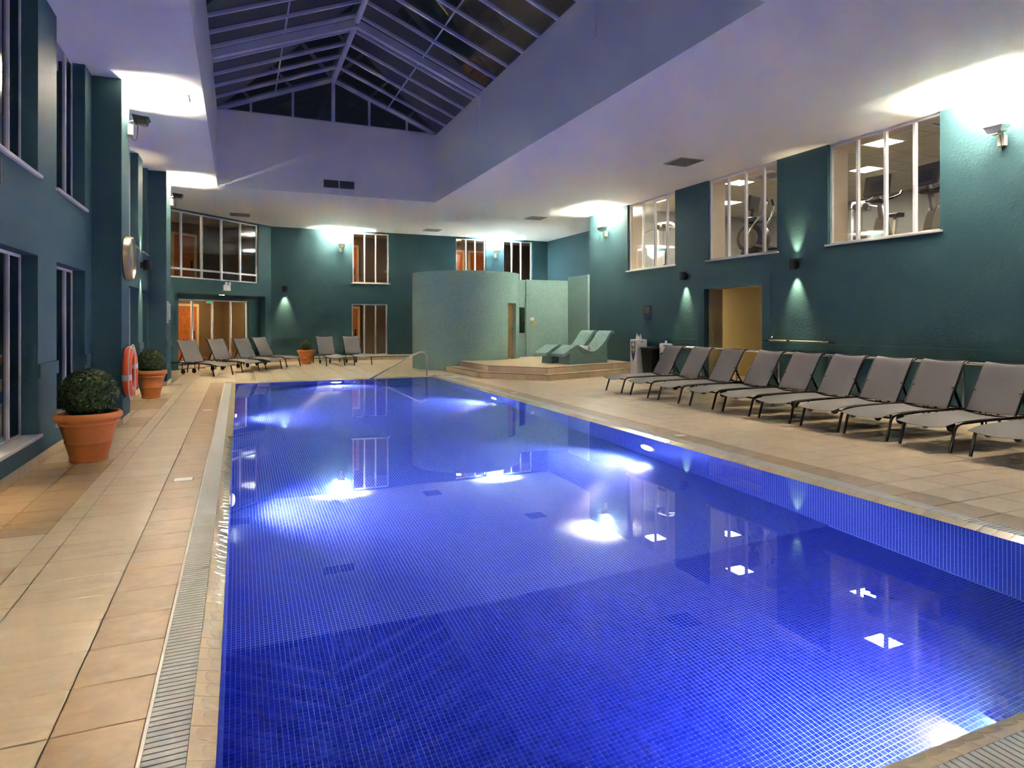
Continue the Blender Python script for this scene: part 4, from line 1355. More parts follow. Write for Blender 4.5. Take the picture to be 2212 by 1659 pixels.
for i, y in enumerate(LY):
    lab = ('grey mesh sun lounger at the far end of the right row, beside the water cooler' if i == 0 else
           'grey mesh sun lounger cut off by the right edge of the photo' if i == 9 else
           'grey mesh sun lounger in the right row, %s counting from the water cooler' % ORD[i])
    spots_l.append((7.13 + 0.012 * i, y, R(random.uniform(-1.2, 1.2)), lab, 'sun loungers in a row along the right wall'))
AX = R(130)
CL = ['grey mesh sun lounger by the corner glazing, nearest the left pier', 'grey mesh sun lounger by the corner glazing, second from the left pier', 'grey mesh sun lounger by the corner glazing, third from the left pier', 'grey mesh sun lounger by the corner glazing, nearest the small potted ball']
for (x, y), lab, da in zip([(-0.375, 18.88), (0.33, 19.92), (0.99, 20.75), (1.63, 21.72)], CL, (0, 0, -2, 2)):
    spots_l.append((x, y, AX + R(da), lab, 'sun loungers angled in front of the corner glazing'))
spots_l.append((2.92, 21.55, R(97), 'grey mesh sun lounger facing the pool, right beside the small potted ball', 'two sun loungers facing the pool'))
spots_l.append((3.83, 21.65, R(97), 'grey mesh sun lounger facing the pool, in front of the lower far window', 'two sun loungers facing the pool'))
for i, (x, y, a, lab, grp) in enumerate(spots_l):
    o = proto if i == 0 else copy_tree(proto)
    o.location = (x, y, 0)
    o.rotation_euler = (0, 0, a)
    tag(o, lab, 'sun lounger', grp)

# stainless rail behind the row
rl = thing('guard_rail', 'long stainless steel rail on posts behind the right row of loungers', 'rail', (9.72, 9.0, 0))
MB().tube([(9.72, 13.15, 0.85), (9.72, 3.4, 0.85)], 0.024, 12).build('top_tube', 'steel', rl, local=False, smooth=True)
for y in (13.05, 11.78, 10.63, 9.47, 8.3, 7.15, 6.01, 4.85, 3.6):
    p = MB().tube([(9.72, y, 0.0), (9.72, y, 0.84)], 0.018, 10).build('post', 'steel', rl, local=False, smooth=True)
    MB().lathe([(0.045, 0.0), (0.045, 0.008), (0.02, 0.012)], 16, (9.72, y, 0)).build('flange', 'steel', p, local=False, fix=True)

# telescopic pole on hooks
tp = thing('telescopic_pole', 'long pale pool pole hung on hooks right of the doorway', 'pole', (XR - 0.06, 9.57, 1.06))
MB().tube([(0, 0.78, 0), (0, -0.72, -0.0)], 0.014, 10).build('tube', 'cream_plastic', tp)
MB().tube([(0, 0.90, 0), (0, 0.78, 0)], 0.024, 10).build('clamp', 'black', tp)
MB().tube([(0, 0.30, 0), (0, 0.22, 0)], 0.018, 10).build('sleeve', 'black', tp)
MB().tube([(0, -0.72, 0), (0, -0.86, 0)], 0.020, 10).build('grip', 'black', tp)
for y in (0.70, -0.62):
    MB().tube([(0.055, y, 0.06), (0.01, y, 0.08), (-0.02, y, 0.05), (-0.022, y, 0.0), (0.0, y, -0.022), (0.055, y, -0.025)], 0.006, 6).build('hook', 'steel', tp)

# =================================================================== cooler, bins, plaque
wc = thing('water_cooler', 'white water cooler with a dark blue shield mark beside the platform', 'water cooler', (10.05, 14.74, 0))
body = MB().box(-0.17, 0.17, -0.16, 0.16, 0.0, 0.97).build('body', 'white_plastic', wc, bevel=0.02)
MB().box(-0.175, -0.168, -0.11, 0.11, 0.60, 0.92).build('dispenser_panel', 'mid_grey', wc)
mb = MB()
mb.add([(-0.1735, -0.09, 0.62), (-0.1735, 0.09, 0.62), (-0.1735, 0.06, 0.50), (-0.1735, 0.0, 0.36), (-0.1735, -0.06, 0.50), (-0.171, -0.09, 0.62), (-0.171, 0.09, 0.62), (-0.171, 0.06, 0.50), (-0.171, 0.0, 0.36), (-0.171, -0.06, 0.50)],
       [(0, 1, 2, 3, 4), (9, 8, 7, 6, 5)] + [(i, 5 + i, 5 + (i + 1) % 5, (i + 1) % 5) for i in range(5)])
mb.build('shield_mark', 'blue_mark', wc, fix=True)
MB().add([(-0.1785, -0.07, 0.80), (-0.1785, 0.07, 0.80), (-0.1785, 0.0, 0.91), (-0.175, -0.07, 0.80), (-0.175, 0.07, 0.80), (-0.175, 0.0, 0.91)], [(0, 1, 2), (5, 4, 3), (0, 3, 4, 1), (1, 4, 5, 2), (2, 5, 3, 0)]).build('peak_mark', 'white_plastic', wc, fix=True)
for y in (-0.06, 0.06):
    MB().tube([(-0.175, y, 0.70), (-0.21, y, 0.70), (-0.21, y, 0.665)], 0.012, 8).build('tap', 'brushed', wc)
MB().box(-0.03, 0.03, -0.164, -0.158, 0.90, 0.92).build('vent_slot', 'black', wc)
for k, (dx, dy, h) in enumerate([(-0.02, 0.05, 0.17), (0.05, -0.02, 0.15), (-0.05, -0.07, 0.12)]):
    c = thing('paper_cone', 'pointed white paper cone standing upside down on the water cooler, ' + ['the tallest', 'the middle one', 'the shortest'][k], 'paper cup', (10.05 + dx, 14.74 + dy, 0.971), group='paper cones on the water cooler')
    MB().lathe([(0.04, 0.0), (0.036, 0.02), (0.004, h), (0.0001, h + .003)], 16).build('cone', 'white_plastic', c, smooth=True, fix=True)
bn = thing('wheelie_bin', 'black plastic bin with lid between the cooler and the steel bin', 'bin', (10.14, 14.22, 0))
MB().add([(-.17, -.2, 0.05), (.17, -.2, 0.05), (.17, .2, 0.05), (-.17, .2, 0.05), (-.21, -.24, .72), (.21, -.24, .72), (.21, .24, .72), (-.21, .24, .72)], [(0, 3, 2, 1), (4, 5, 6, 7), (0, 1, 5, 4), (1, 2, 6, 5), (2, 3, 7, 6), (3, 0, 4, 7)]).build('tub', 'black', bn, bevel=0.012)
ld = MB().box(-.225, .225, -.255, .255, .72, .77).build('lid', 'black', bn, bevel=0.015)
MB().box(-.1, .1, -.12, .12, .77, .80).build('lid_boss', 'black', ld, bevel=0.01)
for y in (-.2, .2):
    MB().lathe([(0.02, -.02), (0.07, -.02), (0.075, 0), (0.07, .02), (0.02, .02)], 18, (.17, y, 0.075), 'y').build('wheel', 'black', bn, smooth=True, fix=True)
MB().box(-.03, .03, -.03, .03, 0, .06).build('foot', 'black', bn).location = (-.13, 0, 0)
sb = thing('steel_bin', 'tall brushed steel paper dispenser bin behind the first lounger', 'bin', (10.2, 13.72, 0))
MB().lathe([(0.16, 0.0), (0.165, 0.01), (0.165, 0.86), (0.15, 0.885), (0.06, 0.89), (0.05, 0.87)], 32).build('cylinder', 'brushed', sb, smooth=True, fix=True)
MB().lathe([(0.055, 0), (0.058, 0.002), (0.052, 0.004)], 20, (-0.164, -0.03, 0.60), 'x').build('port', 'black', sb, fix=True)
MB().add([(-0.03, -0.01, 0.88), (0.03, 0.01, 0.88), (0.01, -0.03, 0.95), (-0.02, 0.03, 0.93), (0.0, 0.0, 0.965), (0.035, -0.02, 0.92)], [(0, 1, 2), (0, 2, 4), (0, 4, 3), (1, 5, 2), (1, 3, 4), (5, 4, 2)]).build('tissue', 'white_plastic', sb)
pq = thing('wall_plaque', 'narrow navy plaque with gold print and four fixing studs', 'sign', (XR - 0.008, 14.80, 1.46))
MB().box(-0.008, 0.006, -0.155, 0.155, 0, 0.44).build('board', 'plaque', pq)
for i in range(6):
    w = [0.10, 0.115, 0.11, 0.12, 0.11, 0.12][i]
    MB().box(-0.0095, -0.008, -w, w, 0.385 - .029 * i - .007, 0.385 - .029 * i + .006).build('gold_line', 'gold_ink', pq)
for i in range(4):
    w = [0.10, 0.095, 0.08, 0.04][i]
    MB().box(-0.0095, -0.008, -w, w, 0.19 - .03 * i - .005, 0.19 - .03 * i + .005).build('blue_line', 'blue_ink', pq)
for y in (-.14, .14):
    for z in (.02, .42):
        MB().lathe([(0.014, 0), (0.012, -0.008), (0.0001, -0.009)], 12, (-0.008, y, z), 'x').build('stud', 'steel', pq, fix=True)
for k, (y, z0, z1, w) in enumerate([(16.62, 1.42, 1.92, .16), (17.05, 1.50, 1.88, .15)]):
    nt_ = thing('pier_notice', ['taller white notice board on the far left pier', 'shorter white notice board on the far left pier'][k], 'notice', (-1.508, y, z0))
    MB().box(0, 0.012, -w, w, 0, z1 - z0).build('board', 'notice', nt_)
    for i in range(9):
        MB().box(0.012, 0.0135, -w * .8, w * (.8 - .25 * (i % 3 == 2)), 0.04 + i * (z1 - z0 - .06) / 9, 0.055 + i * (z1 - z0 - .06) / 9).build('print_line', 'notice_ink', nt_)

# =================================================================== pots with clipped balls
pot_prof = [(0.155, 0.0), (0.168, 0.004), (0.170, 0.03), (0.164, 0.036), (0.205, 0.19), (0.211, 0.195), (0.211, 0.205), (0.208, 0.212), (0.250, 0.375), (0.262, 0.385), (0.262, 0.41), (0.268, 0.418), (0.290, 0.43), (0.300, 0.455), (0.298, 0.485), (0.284, 0.505), (0.262, 0.505), (0.252, 0.49), (0.245, 0.44)]
pot_me = MB().lathe(pot_prof, 56).mesh('pot', 'terracotta', True, fix=True)
soil_me = MB().lathe([(0.0001, 0.475), (0.12, 0.472), (0.249, 0.462)], 40).mesh('soil', 'soil', True, fix=True)
def ball_mesh(r, n, zs=1.0, seed=1):
    rnd = random.Random(seed)
    mb = MB()
    ga = math.pi * (3 - math.sqrt(5))
    for i in range(n):
        z = 1 - 2 * (i + .5) / n
        q = math.sqrt(1 - z * z)
        a = i * ga
        d = Vector((q * math.cos(a), q * math.sin(a), z))
        if d.z < -0.86:
            continue
        c = Vector((d.x, d.y, d.z * zs)) * r * (1 + rnd.uniform(-.06, .025))
        nrm = (d + Vector((rnd.uniform(-1, 1), rnd.uniform(-1, 1), rnd.uniform(-1, 1))) * .75).normalized()
        t = nrm.cross(Vector((rnd.uniform(-1, 1), rnd.uniform(-1, 1), rnd.uniform(-1, 1)))).normalized()
        b = nrm.cross(t)
        l, w = rnd.uniform(.012, .019), rnd.uniform(.0075, .012)
        mb.add([c - t * l, c + b * w + nrm * .002, c + t * l + nrm * .003, c - b * w + nrm * .002], [(0, 1, 2), (0, 2, 3)])
    return mb.mesh('foliage', 'leaf')
def topiary(label, loc, s, r, n, zs, cz, off=(0, 0)):
    t = thing('potted_topiary', label, 'potted plant', loc, random.uniform(0, 6), group='clipped box balls in terracotta pots')
    p = link('pot', pot_me, t)
    p.scale = (s[0], s[0], s[1])
    p.modifiers.new('split', 'EDGE_SPLIT').split_angle = R(50)
    so = link('soil', soil_me, t)
    so.scale = (s[0], s[0], s[1])
    f = link('foliage', ball_mesh(r, n, zs, int(n)), t, (off[0], off[1], cz))
    f['kind'] = 'stuff'
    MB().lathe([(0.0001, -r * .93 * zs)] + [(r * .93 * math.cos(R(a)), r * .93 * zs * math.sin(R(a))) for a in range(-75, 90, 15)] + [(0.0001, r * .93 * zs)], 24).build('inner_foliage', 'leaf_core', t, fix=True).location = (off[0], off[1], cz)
    MB().tube([(off[0], off[1], 0.42 * s[1]), (off[0], off[1], cz)], 0.02, 8).build('stem', 'soil', t)
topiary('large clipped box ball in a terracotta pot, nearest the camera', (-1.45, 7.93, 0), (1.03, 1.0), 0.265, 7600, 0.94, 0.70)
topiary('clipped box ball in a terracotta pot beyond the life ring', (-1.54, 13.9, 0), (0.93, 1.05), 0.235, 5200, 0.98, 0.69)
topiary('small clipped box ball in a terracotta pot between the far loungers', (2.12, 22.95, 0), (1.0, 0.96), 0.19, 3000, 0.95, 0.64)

# =================================================================== life ring, clock
lr = thing('life_ring', 'orange life ring with white rope hung on the clock pier', 'life ring', (-1.44, 10.62, 0.74), 0)
ring = []
RM, rm = 0.30, 0.062
def torus_mb(a0, a1, rr, n=56, flat=1.0):
    pts = [(0.0, RM * math.cos(R(a0 + (a1 - a0) * i / n)), RM * math.sin(R(a0 + (a1 - a0) * i / n))) for i in range(n + (0 if a1 - a0 >= 360 else 1))]
    return MB().tube(pts, rr, 16, closed=a1 - a0 >= 360)
torus_mb(0, 360, rm).build('ring', 'orange', lr, smooth=True)
for a in (12, 102, 192, 282):
    torus_mb(a - 7, a + 7, rm + 0.002, 8).build('band', 'silver_tape', lr, smooth=True)
for a in (12, 102, 192, 282):
    pts = []
    for i in range(13):
        b = R(a + 90 * i / 12)
        rr = RM + rm + 0.008 + 0.035 * math.sin(math.pi * i / 12)
        pts.append((0.03, rr * math.cos(b), rr * math.sin(b) - 0.02 * math.sin(math.pi * i / 12)))
    MB().tube(pts, 0.008, 6).build('rope', 'rope', lr, smooth=True)
MB().tube(smooth_path([(0.06, -0.05, 0.34), (0.075, -0.07, 0.18), (0.07, -0.05, 0.0), (0.075, -0.10, -0.16), (0.07, -0.04, -0.26), (0.07, -0.07, -0.36)]), 0.008, 6).build('throw_line', 'rope', lr, smooth=True)
MB().tube([(-0.07, 0, 0.30), (0.0, 0, 0.225), (0.03, 0, 0.25)], 0.01, 8).build('hook', 'steel', lr)
ck = thing('wall_clock', 'round brass wall clock on the left pier above the life ring', 'clock', (-1.51, 10.72, 2.37))
MB().lathe([(0.29, 0.0), (0.31, 0.01), (0.31, 0.085), (0.30, 0.10), (0.285, 0.10), (0.28, 0.07)], 56, axis='x').build('case', 'brass', ck, smooth=True, fix=True)
MB().lathe([(0.28, 0.06), (0.0001, 0.061)], 48, axis='x').build('face', 'clock_face', ck, fix=True)
for i in range(12):
    a = R(30 * i)
    MB().obox((0.064, 0.245 * math.sin(a), 0.245 * math.cos(a)), (0.003, 0.014, 0.04), Matrix.Rotation(-a, 3, 'X')).build('hour_mark', 'black', ck)
MB().obox((0.067, 0.06, 0.05), (0.003, 0.016, 0.17), Matrix.Rotation(R(-50), 3, 'X')).build('hour_hand', 'black', ck)
MB().obox((0.070, -0.03, -0.10), (0.003, 0.011, 0.24), Matrix.Rotation(R(-17), 3, 'X')).build('minute_hand', 'black', ck)

# =================================================================== lamps
def sconce(label, p, ndir, up=True, down=True):
    """black drum on the wall; p on the wall face at the drum's middle, ndir into the room"""
    ang = math.atan2(ndir[1], ndir[0])
    t = thing('wall_sconce', label, 'wall lamp', p, ang, group='black drum wall lamps')
    rr, hh, c = 0.085, 0.10, 0.13
    MB().lathe([(rr - .006, -hh), (rr, -hh), (rr, hh), (rr - .006, hh), (rr - .006, 0.035), (rr - .006, -0.035)][:1] + [(rr, -hh), (rr, hh), (rr - .008, hh), (rr - .008, 0.05)], 28, (c, 0, 0)).build('drum', 'black_metal', t, smooth=True, fix=True)
    MB().box(0.0, 0.06, -0.045, 0.045, -0.06, 0.06).build('bracket', 'black_metal', t)
    for s, on in ((1, up), (-1, down)):
        MB().lathe([(rr - .02, s * 0.055), (0.0001, s * 0.058)], 20, (c, 0, 0)).build('lens', 'sconce_lens' if on else 'black', t, fix=True)
        if on:
            l = bpy.data.lights.new('sconce_bulb', 'SPOT')
            l.energy = SCONCE * (1.0 if s < 0 else 0.55)
            l.color = (1.0, 0.82, 0.50)
            l.spot_size = R(54)
            l.spot_blend = 1.0
            l.shadow_soft_size = 0.03
            lo = bpy.data.objects.new('sconce_bulb', l)
            COL.objects.link(lo)
            lo.parent = t
            lo.location = (c, 0, s * (hh + 0.01))
            lo.rotation_euler = (R(180) if s > 0 else 0, R(13) * (1 if s < 0 else -1), 0)
    return t
sconce('black drum wall lamp left of the doorway', (XR, 13.15, 2.60), (-1, 0), up=False)
sconce('black drum wall lamp right of the doorway under the gym windows', (XR, 9.66, 2.60), (-1, 0))
sconce('black drum wall lamp on the far wall beside the corner glazing', (1.52, YB, 2.62), (0, -1), up=False)
sconce('black drum wall lamp on the left wall past the clock pier', (XL, 15.18, 2.62), (1, 0))
sconce('black drum wall lamp cut off by the left edge of the photo', (XL, 5.98, 2.60), (1, 0))
def flood(label, p, ndir, warm=True, tilt=5):
    ang = math.atan2(ndir[1], ndir[0])
    t = thing('floodlight', label, 'floodlight', p, ang, group='uplight floodlights on brackets')
    # local x = into the room
    MB().box(0.0, 0.075, -0.05, 0.05, -0.16, 0.0).build('gear_box', 'cream_plastic', t, bevel=0.006)
    MB().tube([(0.03, 0, -0.005), (0.03, 0, 0.05), (0.10, 0, 0.07)], 0.014, 8).build('arm', 'brushed', t)
    RT = Matrix.Rotation(R(tilt), 3, 'Y')
    hb = Vector((0.17, 0, 0.10))
    def tr(q):
        v = hb + RT @ Vector(q)
        return tuple(v)
    mb = MB()
    a, b, h1, h2 = 0.115, 0.13, -0.07, 0.02
    low = [(-.06, -.085, h1), (.06, -.085, h1), (.06, .085, h1), (-.06, .085, h1)]
    hi = [(-a, -b, h2), (a, -b, h2), (a, b, h2), (-a, b, h2)]
    inn = [(-a + .012, -b + .012, h2), (a - .012, -b + .012, h2), (a - .012, b - .012, h2), (-a + .012, b - .012, h2)]
    bot = [(x * .8, y * .8, h2 - .092) for x, y, z in inn]
    vs = [tr(q) for q in low + hi + inn + bot]
    fs = [(3, 2, 1, 0)]
    for o_ in (0, 4, 8):
        fs += [(o_ + i, o_ + (i + 1) % 4, o_ + 4 + (i + 1) % 4, o_ + 4 + i) for i in range(4)]
    fs.append((12, 13, 14, 15))
    mb.add(vs, fs).build('housing', 'black_metal' if ndir[0] > 0 else 'brushed', t, fix=True)
    lens = [tr((x * .76, y * .76, h2 - .086)) for x, y, z in inn]
    MB().add(lens, [(0, 1, 2, 3)]).build('lens', {True: 'flood_lens', False: 'flood_lens_cool', 'blue': 'flood_lens_blue'}[warm], t)
    MB().obox(tr((0.02, 0, h1 - 0.018)), (0.10, 0.10, 0.03), RT).build('cover', 'cream_plastic', t)
    MB().tube(smooth_path([(0.04, 0.0, -0.16), (0.06, 0.01, -0.22), (0.10, 0.03, -0.22), (0.12, 0.03, -0.13), (0.13, 0.01, 0.04)]), 0.005, 6).build('cable', 'black', t)
    return t
flood('black floodlight on the clock pier lighting the ceiling', (-1.51, 10.95, 4.37), (1, 0))
flood('black floodlight on the far left pier beside the corner glazing', (-1.51, 17.2, 4.37), (1, 0))
flood('floodlight on the far wall left of the first upper window', (3.50, YB, 4.20), (0, -1), False, -8)
flood('floodlight on the far wall between two upper windows over the drum', (9.66, YB, 4.22), (0, -1), 'blue', -6)
flood('floodlight at the far end of the right wall beside the farthest gym window', (XR, 16.95, 4.22), (-1, 0), False)
flood('floodlight on the right wall at the right edge of the photo', (XR, 5.85, 4.20), (-1, 0), False, 4)
flood('floodlight on the left wall behind the camera', (XL, 2.4, 4.30), (1, 0))

em = thing('emergency_light', 'white twin-head emergency light on the teal corner beam', 'emergency light', (-0.40 + 0.0, 22.90, 2.46), R(-45))
MB().box(-0.06 + .06, 0.07, -0.15, 0.15, 0.0, 0.19).build('battery_box', 'white_plastic', em, bevel=0.008)
for y in (-.07, .07):
    MB().lathe([(0.02, 0.0), (0.045, 0.03), (0.05, 0.06), (0.04, 0.065), (0.0001, 0.06)], 18, (0.05, y, 0.23), 'x').build('lamp_head', 'white_plastic', em, smooth=True, fix=True)
    MB().tube([(0.04, y, 0.19), (0.055, y, 0.24)], 0.012, 8).build('stalk', 'white_plastic', em)

# =================================================================== handrail, pipe, floor covers
hr = thing('pool_handrail', 'chrome handrail sloping into the water at the far right corner', 'handrail', (4.66, 16.9, 0))
pts = smooth_path([(4.68, 16.85, 0.0), (4.68, 16.85, 0.50), (4.66, 16.84, 0.60), (4.52, 16.82, 0.65), (4.36, 16.80, 0.60), (3.15, 16.58, 0.0), (2.75, 16.50, -0.20), (2.62, 16.48, -0.95)], 2)
MB().tube(pts, 0.021, 12).build('bent_tube', 'steel', hr, local=False, smooth=True)
MB().lathe([(0.05, 0.0), (0.05, 0.006), (0.025, 0.012)], 20, (4.68, 16.85, 0)).build('flange', 'steel', hr, local=False, fix=True)
pp = thing('heating_pipe', 'cream pipe running low along the far wall behind the loungers', 'pipe', (4.0, YB - .05, 0.15))
MB().tube([(1.2, YB - .05, 0.16), (6.2, YB - .05, 0.16)], 0.035, 12).build('tube', 'cream_plastic', pp, local=False, smooth=True)
for x in (1.6, 2.8, 4.6, 5.6):
    MB().box(x - .015, x + .015, YB - .06, YB, 0.11, 0.2).build('clip', 'cream_plastic', pp, local=False)
for k, (x, y) in enumerate([(-0.47, 6.60), (-0.47, 11.6), (5.17, 6.66), (5.17, 12.0)]):
    c = thing('floor_cover', ['small white drain cover set in the left deck, nearer the camera', 'small white drain cover set in the left deck, farther along', 'small white drain cover set in the right deck near the loungers', 'small white drain cover set in the right deck, farther along'][k], 'drain cover', (x, y, 0.0), group='white drain covers in the deck')
    MB().box(-.078, .078, -.06, .06, -0.004, 0.003).build('plate', 'white_plastic', c, bevel=0.002)
    MB().box(-.084, .084, -.066, .066, -0.005, 0.0012).build('surround', 'grout', c)
mt_ = thing('access_cover', 'pale square access cover in the deck near the far right pool corner', 'cover', (5.38, 16.1, 0))
MB().box(-.29, .29, -.32, .32, -0.005, 0.003).build('plate', 'grate_edge', mt_)
MB().box(-.305, .305, -.335, .335, -0.006, 0.001).build('rim', 'brushed', mt_)

# =================================================================== gym machines
def gym_bike(label, loc, rz):
    t = thing('exercise_bike', label, 'exercise bike', loc, rz, group='exercise bikes in the gym')
    # local x: forward (towards the console)
    MB().box(-0.55, 0.55, -0.04, 0.04, 0.03, 0.09).build('base_beam', 'mid_grey', t, bevel=0.01)
    for x in (-.52, .52):
        MB().box(x - .04, x + .04, -0.28, 0.28, 0.0, 0.06).build('foot', 'grey_plastic', t, bevel=0.01)
    MB().extrude_y(smooth_path([(-0.05, 0.08), (0.48, 0.08), (0.55, 0.35), (0.48, 0.66), (0.38, 0.85), (0.28, 0.86), (0.2, 0.6), (-0.02, 0.42)]), -0.09, 0.09).build('flywheel_cover', 'mid_grey', t, fix=True, bevel=0.01)
    MB().lathe([(0.15, -0.1), (0.15, 0.1)], 28, (0.25, 0, 0.35), 'y').build('crank_disc', 'grey_plastic', t, fix=True)
    for s in (-1, 1):
        MB().bar((0.25, s * .12, 0.35), (0.25 + s * .12, s * .12, 0.35 - s * .12), 0.025, 0.03).build('crank', 'steel', t)
        MB().box(0.2 + s * .12, 0.32 + s * .12, s * .18 - .05, s * .18 + .05, 0.33 - s * .12, 0.36 - s * .12).build('pedal', 'black', t)
    MB().bar((-0.12, 0, 0.35), (-0.24, 0, 0.88), 0.05, 0.07, (1, 0, 0)).build('seat_post', 'steel', t)
    MB().extrude_y(smooth_path([(-0.38, 0.88), (-0.12, 0.88), (-0.02, 0.92), (-0.15, 0.96), (-0.40, 0.98)]), -0.10, 0.10).build('seat', 'black', t, fix=True, bevel=0.02)
    MB().bar((0.36, 0, 0.7), (0.50, 0, 1.30), 0.06, 0.08, (1, 0, 0)).build('mast', 'mid_grey', t)
    RT = Matrix.Rotation(R(-14), 3, 'Y')
    cs = MB().obox((0.52, 0, 1.42), (0.06, 0.50, 0.42), RT).build('console', 'grey_plastic', t, bevel=0.025)
    MB().obox((0.553, 0, 1.40), (0.02, 0.26, 0.22), RT).build('back_plate', 'black', cs, bevel=0.01)
    MB().obox((0.488, 0, 1.43), (0.006, 0.42, 0.30), RT).build('display', 'screen', cs)
    MB().tube([(0.50, -0.06, 1.12), (0.44, -0.26, 1.16), (0.20, -0.27, 1.24), (0.10, -0.26, 1.33)], 0.022, 8).build('handlebar', 'black', t, smooth=True)
    MB().tube([(0.50, 0.06, 1.12), (0.44, 0.26, 1.16), (0.20, 0.27, 1.24), (0.10, 0.26, 1.33)], 0.022, 8).build('handlebar', 'black', t, smooth=True)
    MB().box(0.36, 0.6, -0.11, 0.11, 1.08, 1.16).build('tray', 'grey_plastic', t, bevel=0.02)
    return t
def cross_trainer(label, loc, rz):
    t = thing('cross_trainer', label, 'cross trainer', loc, rz)
    MB().box(-0.9, 0.7, -0.06, 0.06, 0.0, 0.07).build('base_beam', 'mid_grey', t, bevel=0.01)
    for x in (-.85, .65):
        MB().box(x - .05, x + .05, -0.33, 0.33, 0.0, 0.06).build('foot', 'grey_plastic', t, bevel=0.01)
    MB().lathe([(0.12, -0.20), (0.36, -0.17), (0.40, -0.08), (0.40, 0.08), (0.36, 0.17), (0.12, 0.20)], 40, (0.30, 0, 0.68), 'y').build('drum_housing', 'grey_plastic', t, smooth=True, fix=True)
    MB().lathe([(0.25, -0.215), (0.23, -0.222), (0.22, 0.222), (0.25, 0.215)], 36, (0.30, 0, 0.68), 'y').build('drum_cap', 'mid_grey', t, smooth=True, fix=True)
    MB().box(0.05, 0.58, -0.14, 0.14, 0.06, 0.4).build('housing_foot', 'grey_plastic', t, bevel=0.03)
    MB().bar((0.36, 0, 0.95), (0.30, 0, 1.42), 0.07, 0.09, (1, 0, 0)).build('mast', 'grey_plastic', t)
    MB().box(0.10, 0.48, -0.2, 0.2, 1.08, 1.20).build('shelf', 'grey_plastic', t, bevel=0.03)
    RT = Matrix.Rotation(R(-12), 3, 'Y')
    cs = MB().obox((0.30, 0, 1.56), (0.07, 0.46, 0.38), RT).build('console', 'grey_plastic', t, bevel=0.025)
    MB().obox((0.34, 0, 1.55), (0.02, 0.3, 0.2), RT).build('back_plate', 'black', cs, bevel=0.01)
    for s in (-1, 1):
        a = MB().tube(smooth_path([(0.30, s * .26, 0.72), (0.12, s * .28, 1.02), (-0.10 - .08 * s, s * .30, 1.25), (-0.16 - .08 * s, s * .29, 1.46), (-0.10 - .08 * s, s * .28, 1.62)]), 0.024, 10).build('swing_arm', 'steel', t, smooth=True)
        MB().tube([(-0.155 - .08 * s, s * .29, 1.48), (-0.10 - .08 * s, s * .28, 1.64)], 0.034, 10).build('grip', 'black', a)
        r_ = MB().bar((0.28, s * .22, 0.55), (-0.62, s * .22, 0.28), 0.05, 0.06).build('pedal_rail', 'mid_grey', t)
        MB().box(-0.62, -0.25, s * .22 - .07, s * .22 + .07, 0.33, 0.38).build('pedal', 'black', r_, bevel=0.01)
    return t
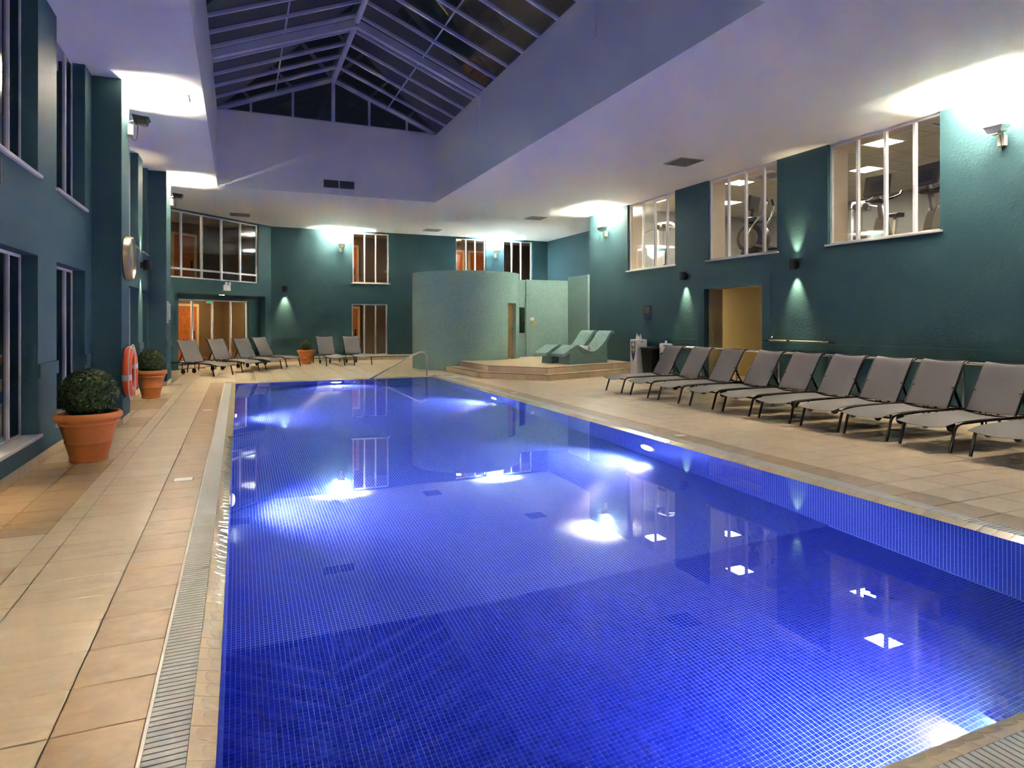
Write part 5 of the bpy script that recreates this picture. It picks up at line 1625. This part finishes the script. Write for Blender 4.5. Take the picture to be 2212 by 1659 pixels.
def cable_machine(label, loc, rz, white=True):
    t = thing('cable_machine', label, 'cable machine', loc, rz, group='cable weight machines in the gym')
    MB().box(-0.6, 0.6, -0.5, -0.42, 0, 0.08).build('base_bar', 'mid_grey', t)
    MB().box(-0.6, 0.6, 0.42, 0.5, 0, 0.08).build('base_bar', 'mid_grey', t)
    MB().box(-0.05, 0.05, -0.5, 0.5, 0, 0.08).build('cross_bar', 'mid_grey', t)
    MB().tube(smooth_path([(0, -0.46, 0.06), (0, -0.46, 1.2), (0, -0.40, 1.62), (0, -0.22, 1.80), (0, 0.0, 1.84), (0, 0.35, 1.84)]), 0.045, 10).build('arch', 'white_plastic', t, smooth=True)
    MB().tube([(0, 0.35, 0.06), (0, 0.35, 1.84)], 0.035, 10).build('upright', 'white_plastic', t, smooth=True)
    MB().box(-0.14, 0.14, -0.06, 0.26, 1.62, 1.80).build('pulley_block', 'mid_grey', t, bevel=0.02)
    for y in (-.02, .22):
        MB().lathe([(0.07, -.02), (0.075, 0), (0.07, .02)], 20, (-0.16, y, 1.72), 'x').build('pulley', 'black', t, fix=True)
    st_ = MB().box(-0.08, 0.08, 0.02, 0.30, 0.1, 1.1).build('weight_stack', 'grey_plastic', t)
    for i in range(9):
        MB().box(-0.083, 0.083, 0.017, 0.303, 0.19 + .1 * i, 0.20 + .1 * i).build('plate_gap', 'black', st_)
    MB().tube([(-0.05, 0.1, 1.1), (-0.05, 0.1, 1.66)], 0.006, 6).build('cable', 'black', t)
    if white:
        MB().extrude_y([(-0.0, 0.0), (0.02, 0.0), (0.02, 0.01), (0, 0.01)], 0, 0.01).build('badge', 'black', t).location = (-0.2, 0.1, 0.9)
        mb = MB()
        po = [(-0.23, 0.95), (0.23, 0.95), (0.23, 0.55), (0.0, 0.40), (-0.23, 0.55)]
        mb.add([(-0.21, y + .16, z) for y, z in po] + [(-0.18, y + .16, z) for y, z in po], [(4, 3, 2, 1, 0), (5, 6, 7, 8, 9)] + [(i, (i + 1) % 5, 5 + (i + 1) % 5, 5 + i) for i in range(5)])
        mb.build('shroud', 'bright_shield', t, fix=True)
    MB().tube([(-0.16, -0.5, 1.60), (-0.16, -0.1, 1.72), (-0.16, 0.5, 1.66), (-0.16, 0.95, 1.56)], 0.018, 8).build('pull_bar', 'steel', t, smooth=True)
    return t
gym_bike('exercise bike with a dark screen in the middle of the nearest gym window', (12.05, 8.86, GZ), R(180 + 12))
gym_bike('exercise bike half hidden at the right end of the nearest gym window', (12.0, 7.65, GZ), R(180 - 8))
cross_trainer('cross trainer with a round drum behind the middle gym window', (11.80, 11.95, GZ + 0.12), R(104))
cable_machine('pale cable machine with a white shroud behind the farthest gym window', (12.3, 16.5, GZ), R(12))
cable_machine('pale cable machine at the back of the gym behind the exercise bikes', (14.9, 11.6, GZ), R(20), False)
bench = thing('gym_bench', 'dark gym bench far behind the exercise bikes', 'bench', (14.6, 10.0, GZ), R(30))
MB().box(-.55, .55, -.15, .15, .42, .5).build('pad', 'black', bench, bevel=0.02)
for x in (-.42, .42):
    MB().box(x - .03, x + .03, -.2, .2, 0, .42).build('leg', 'mid_grey', bench)
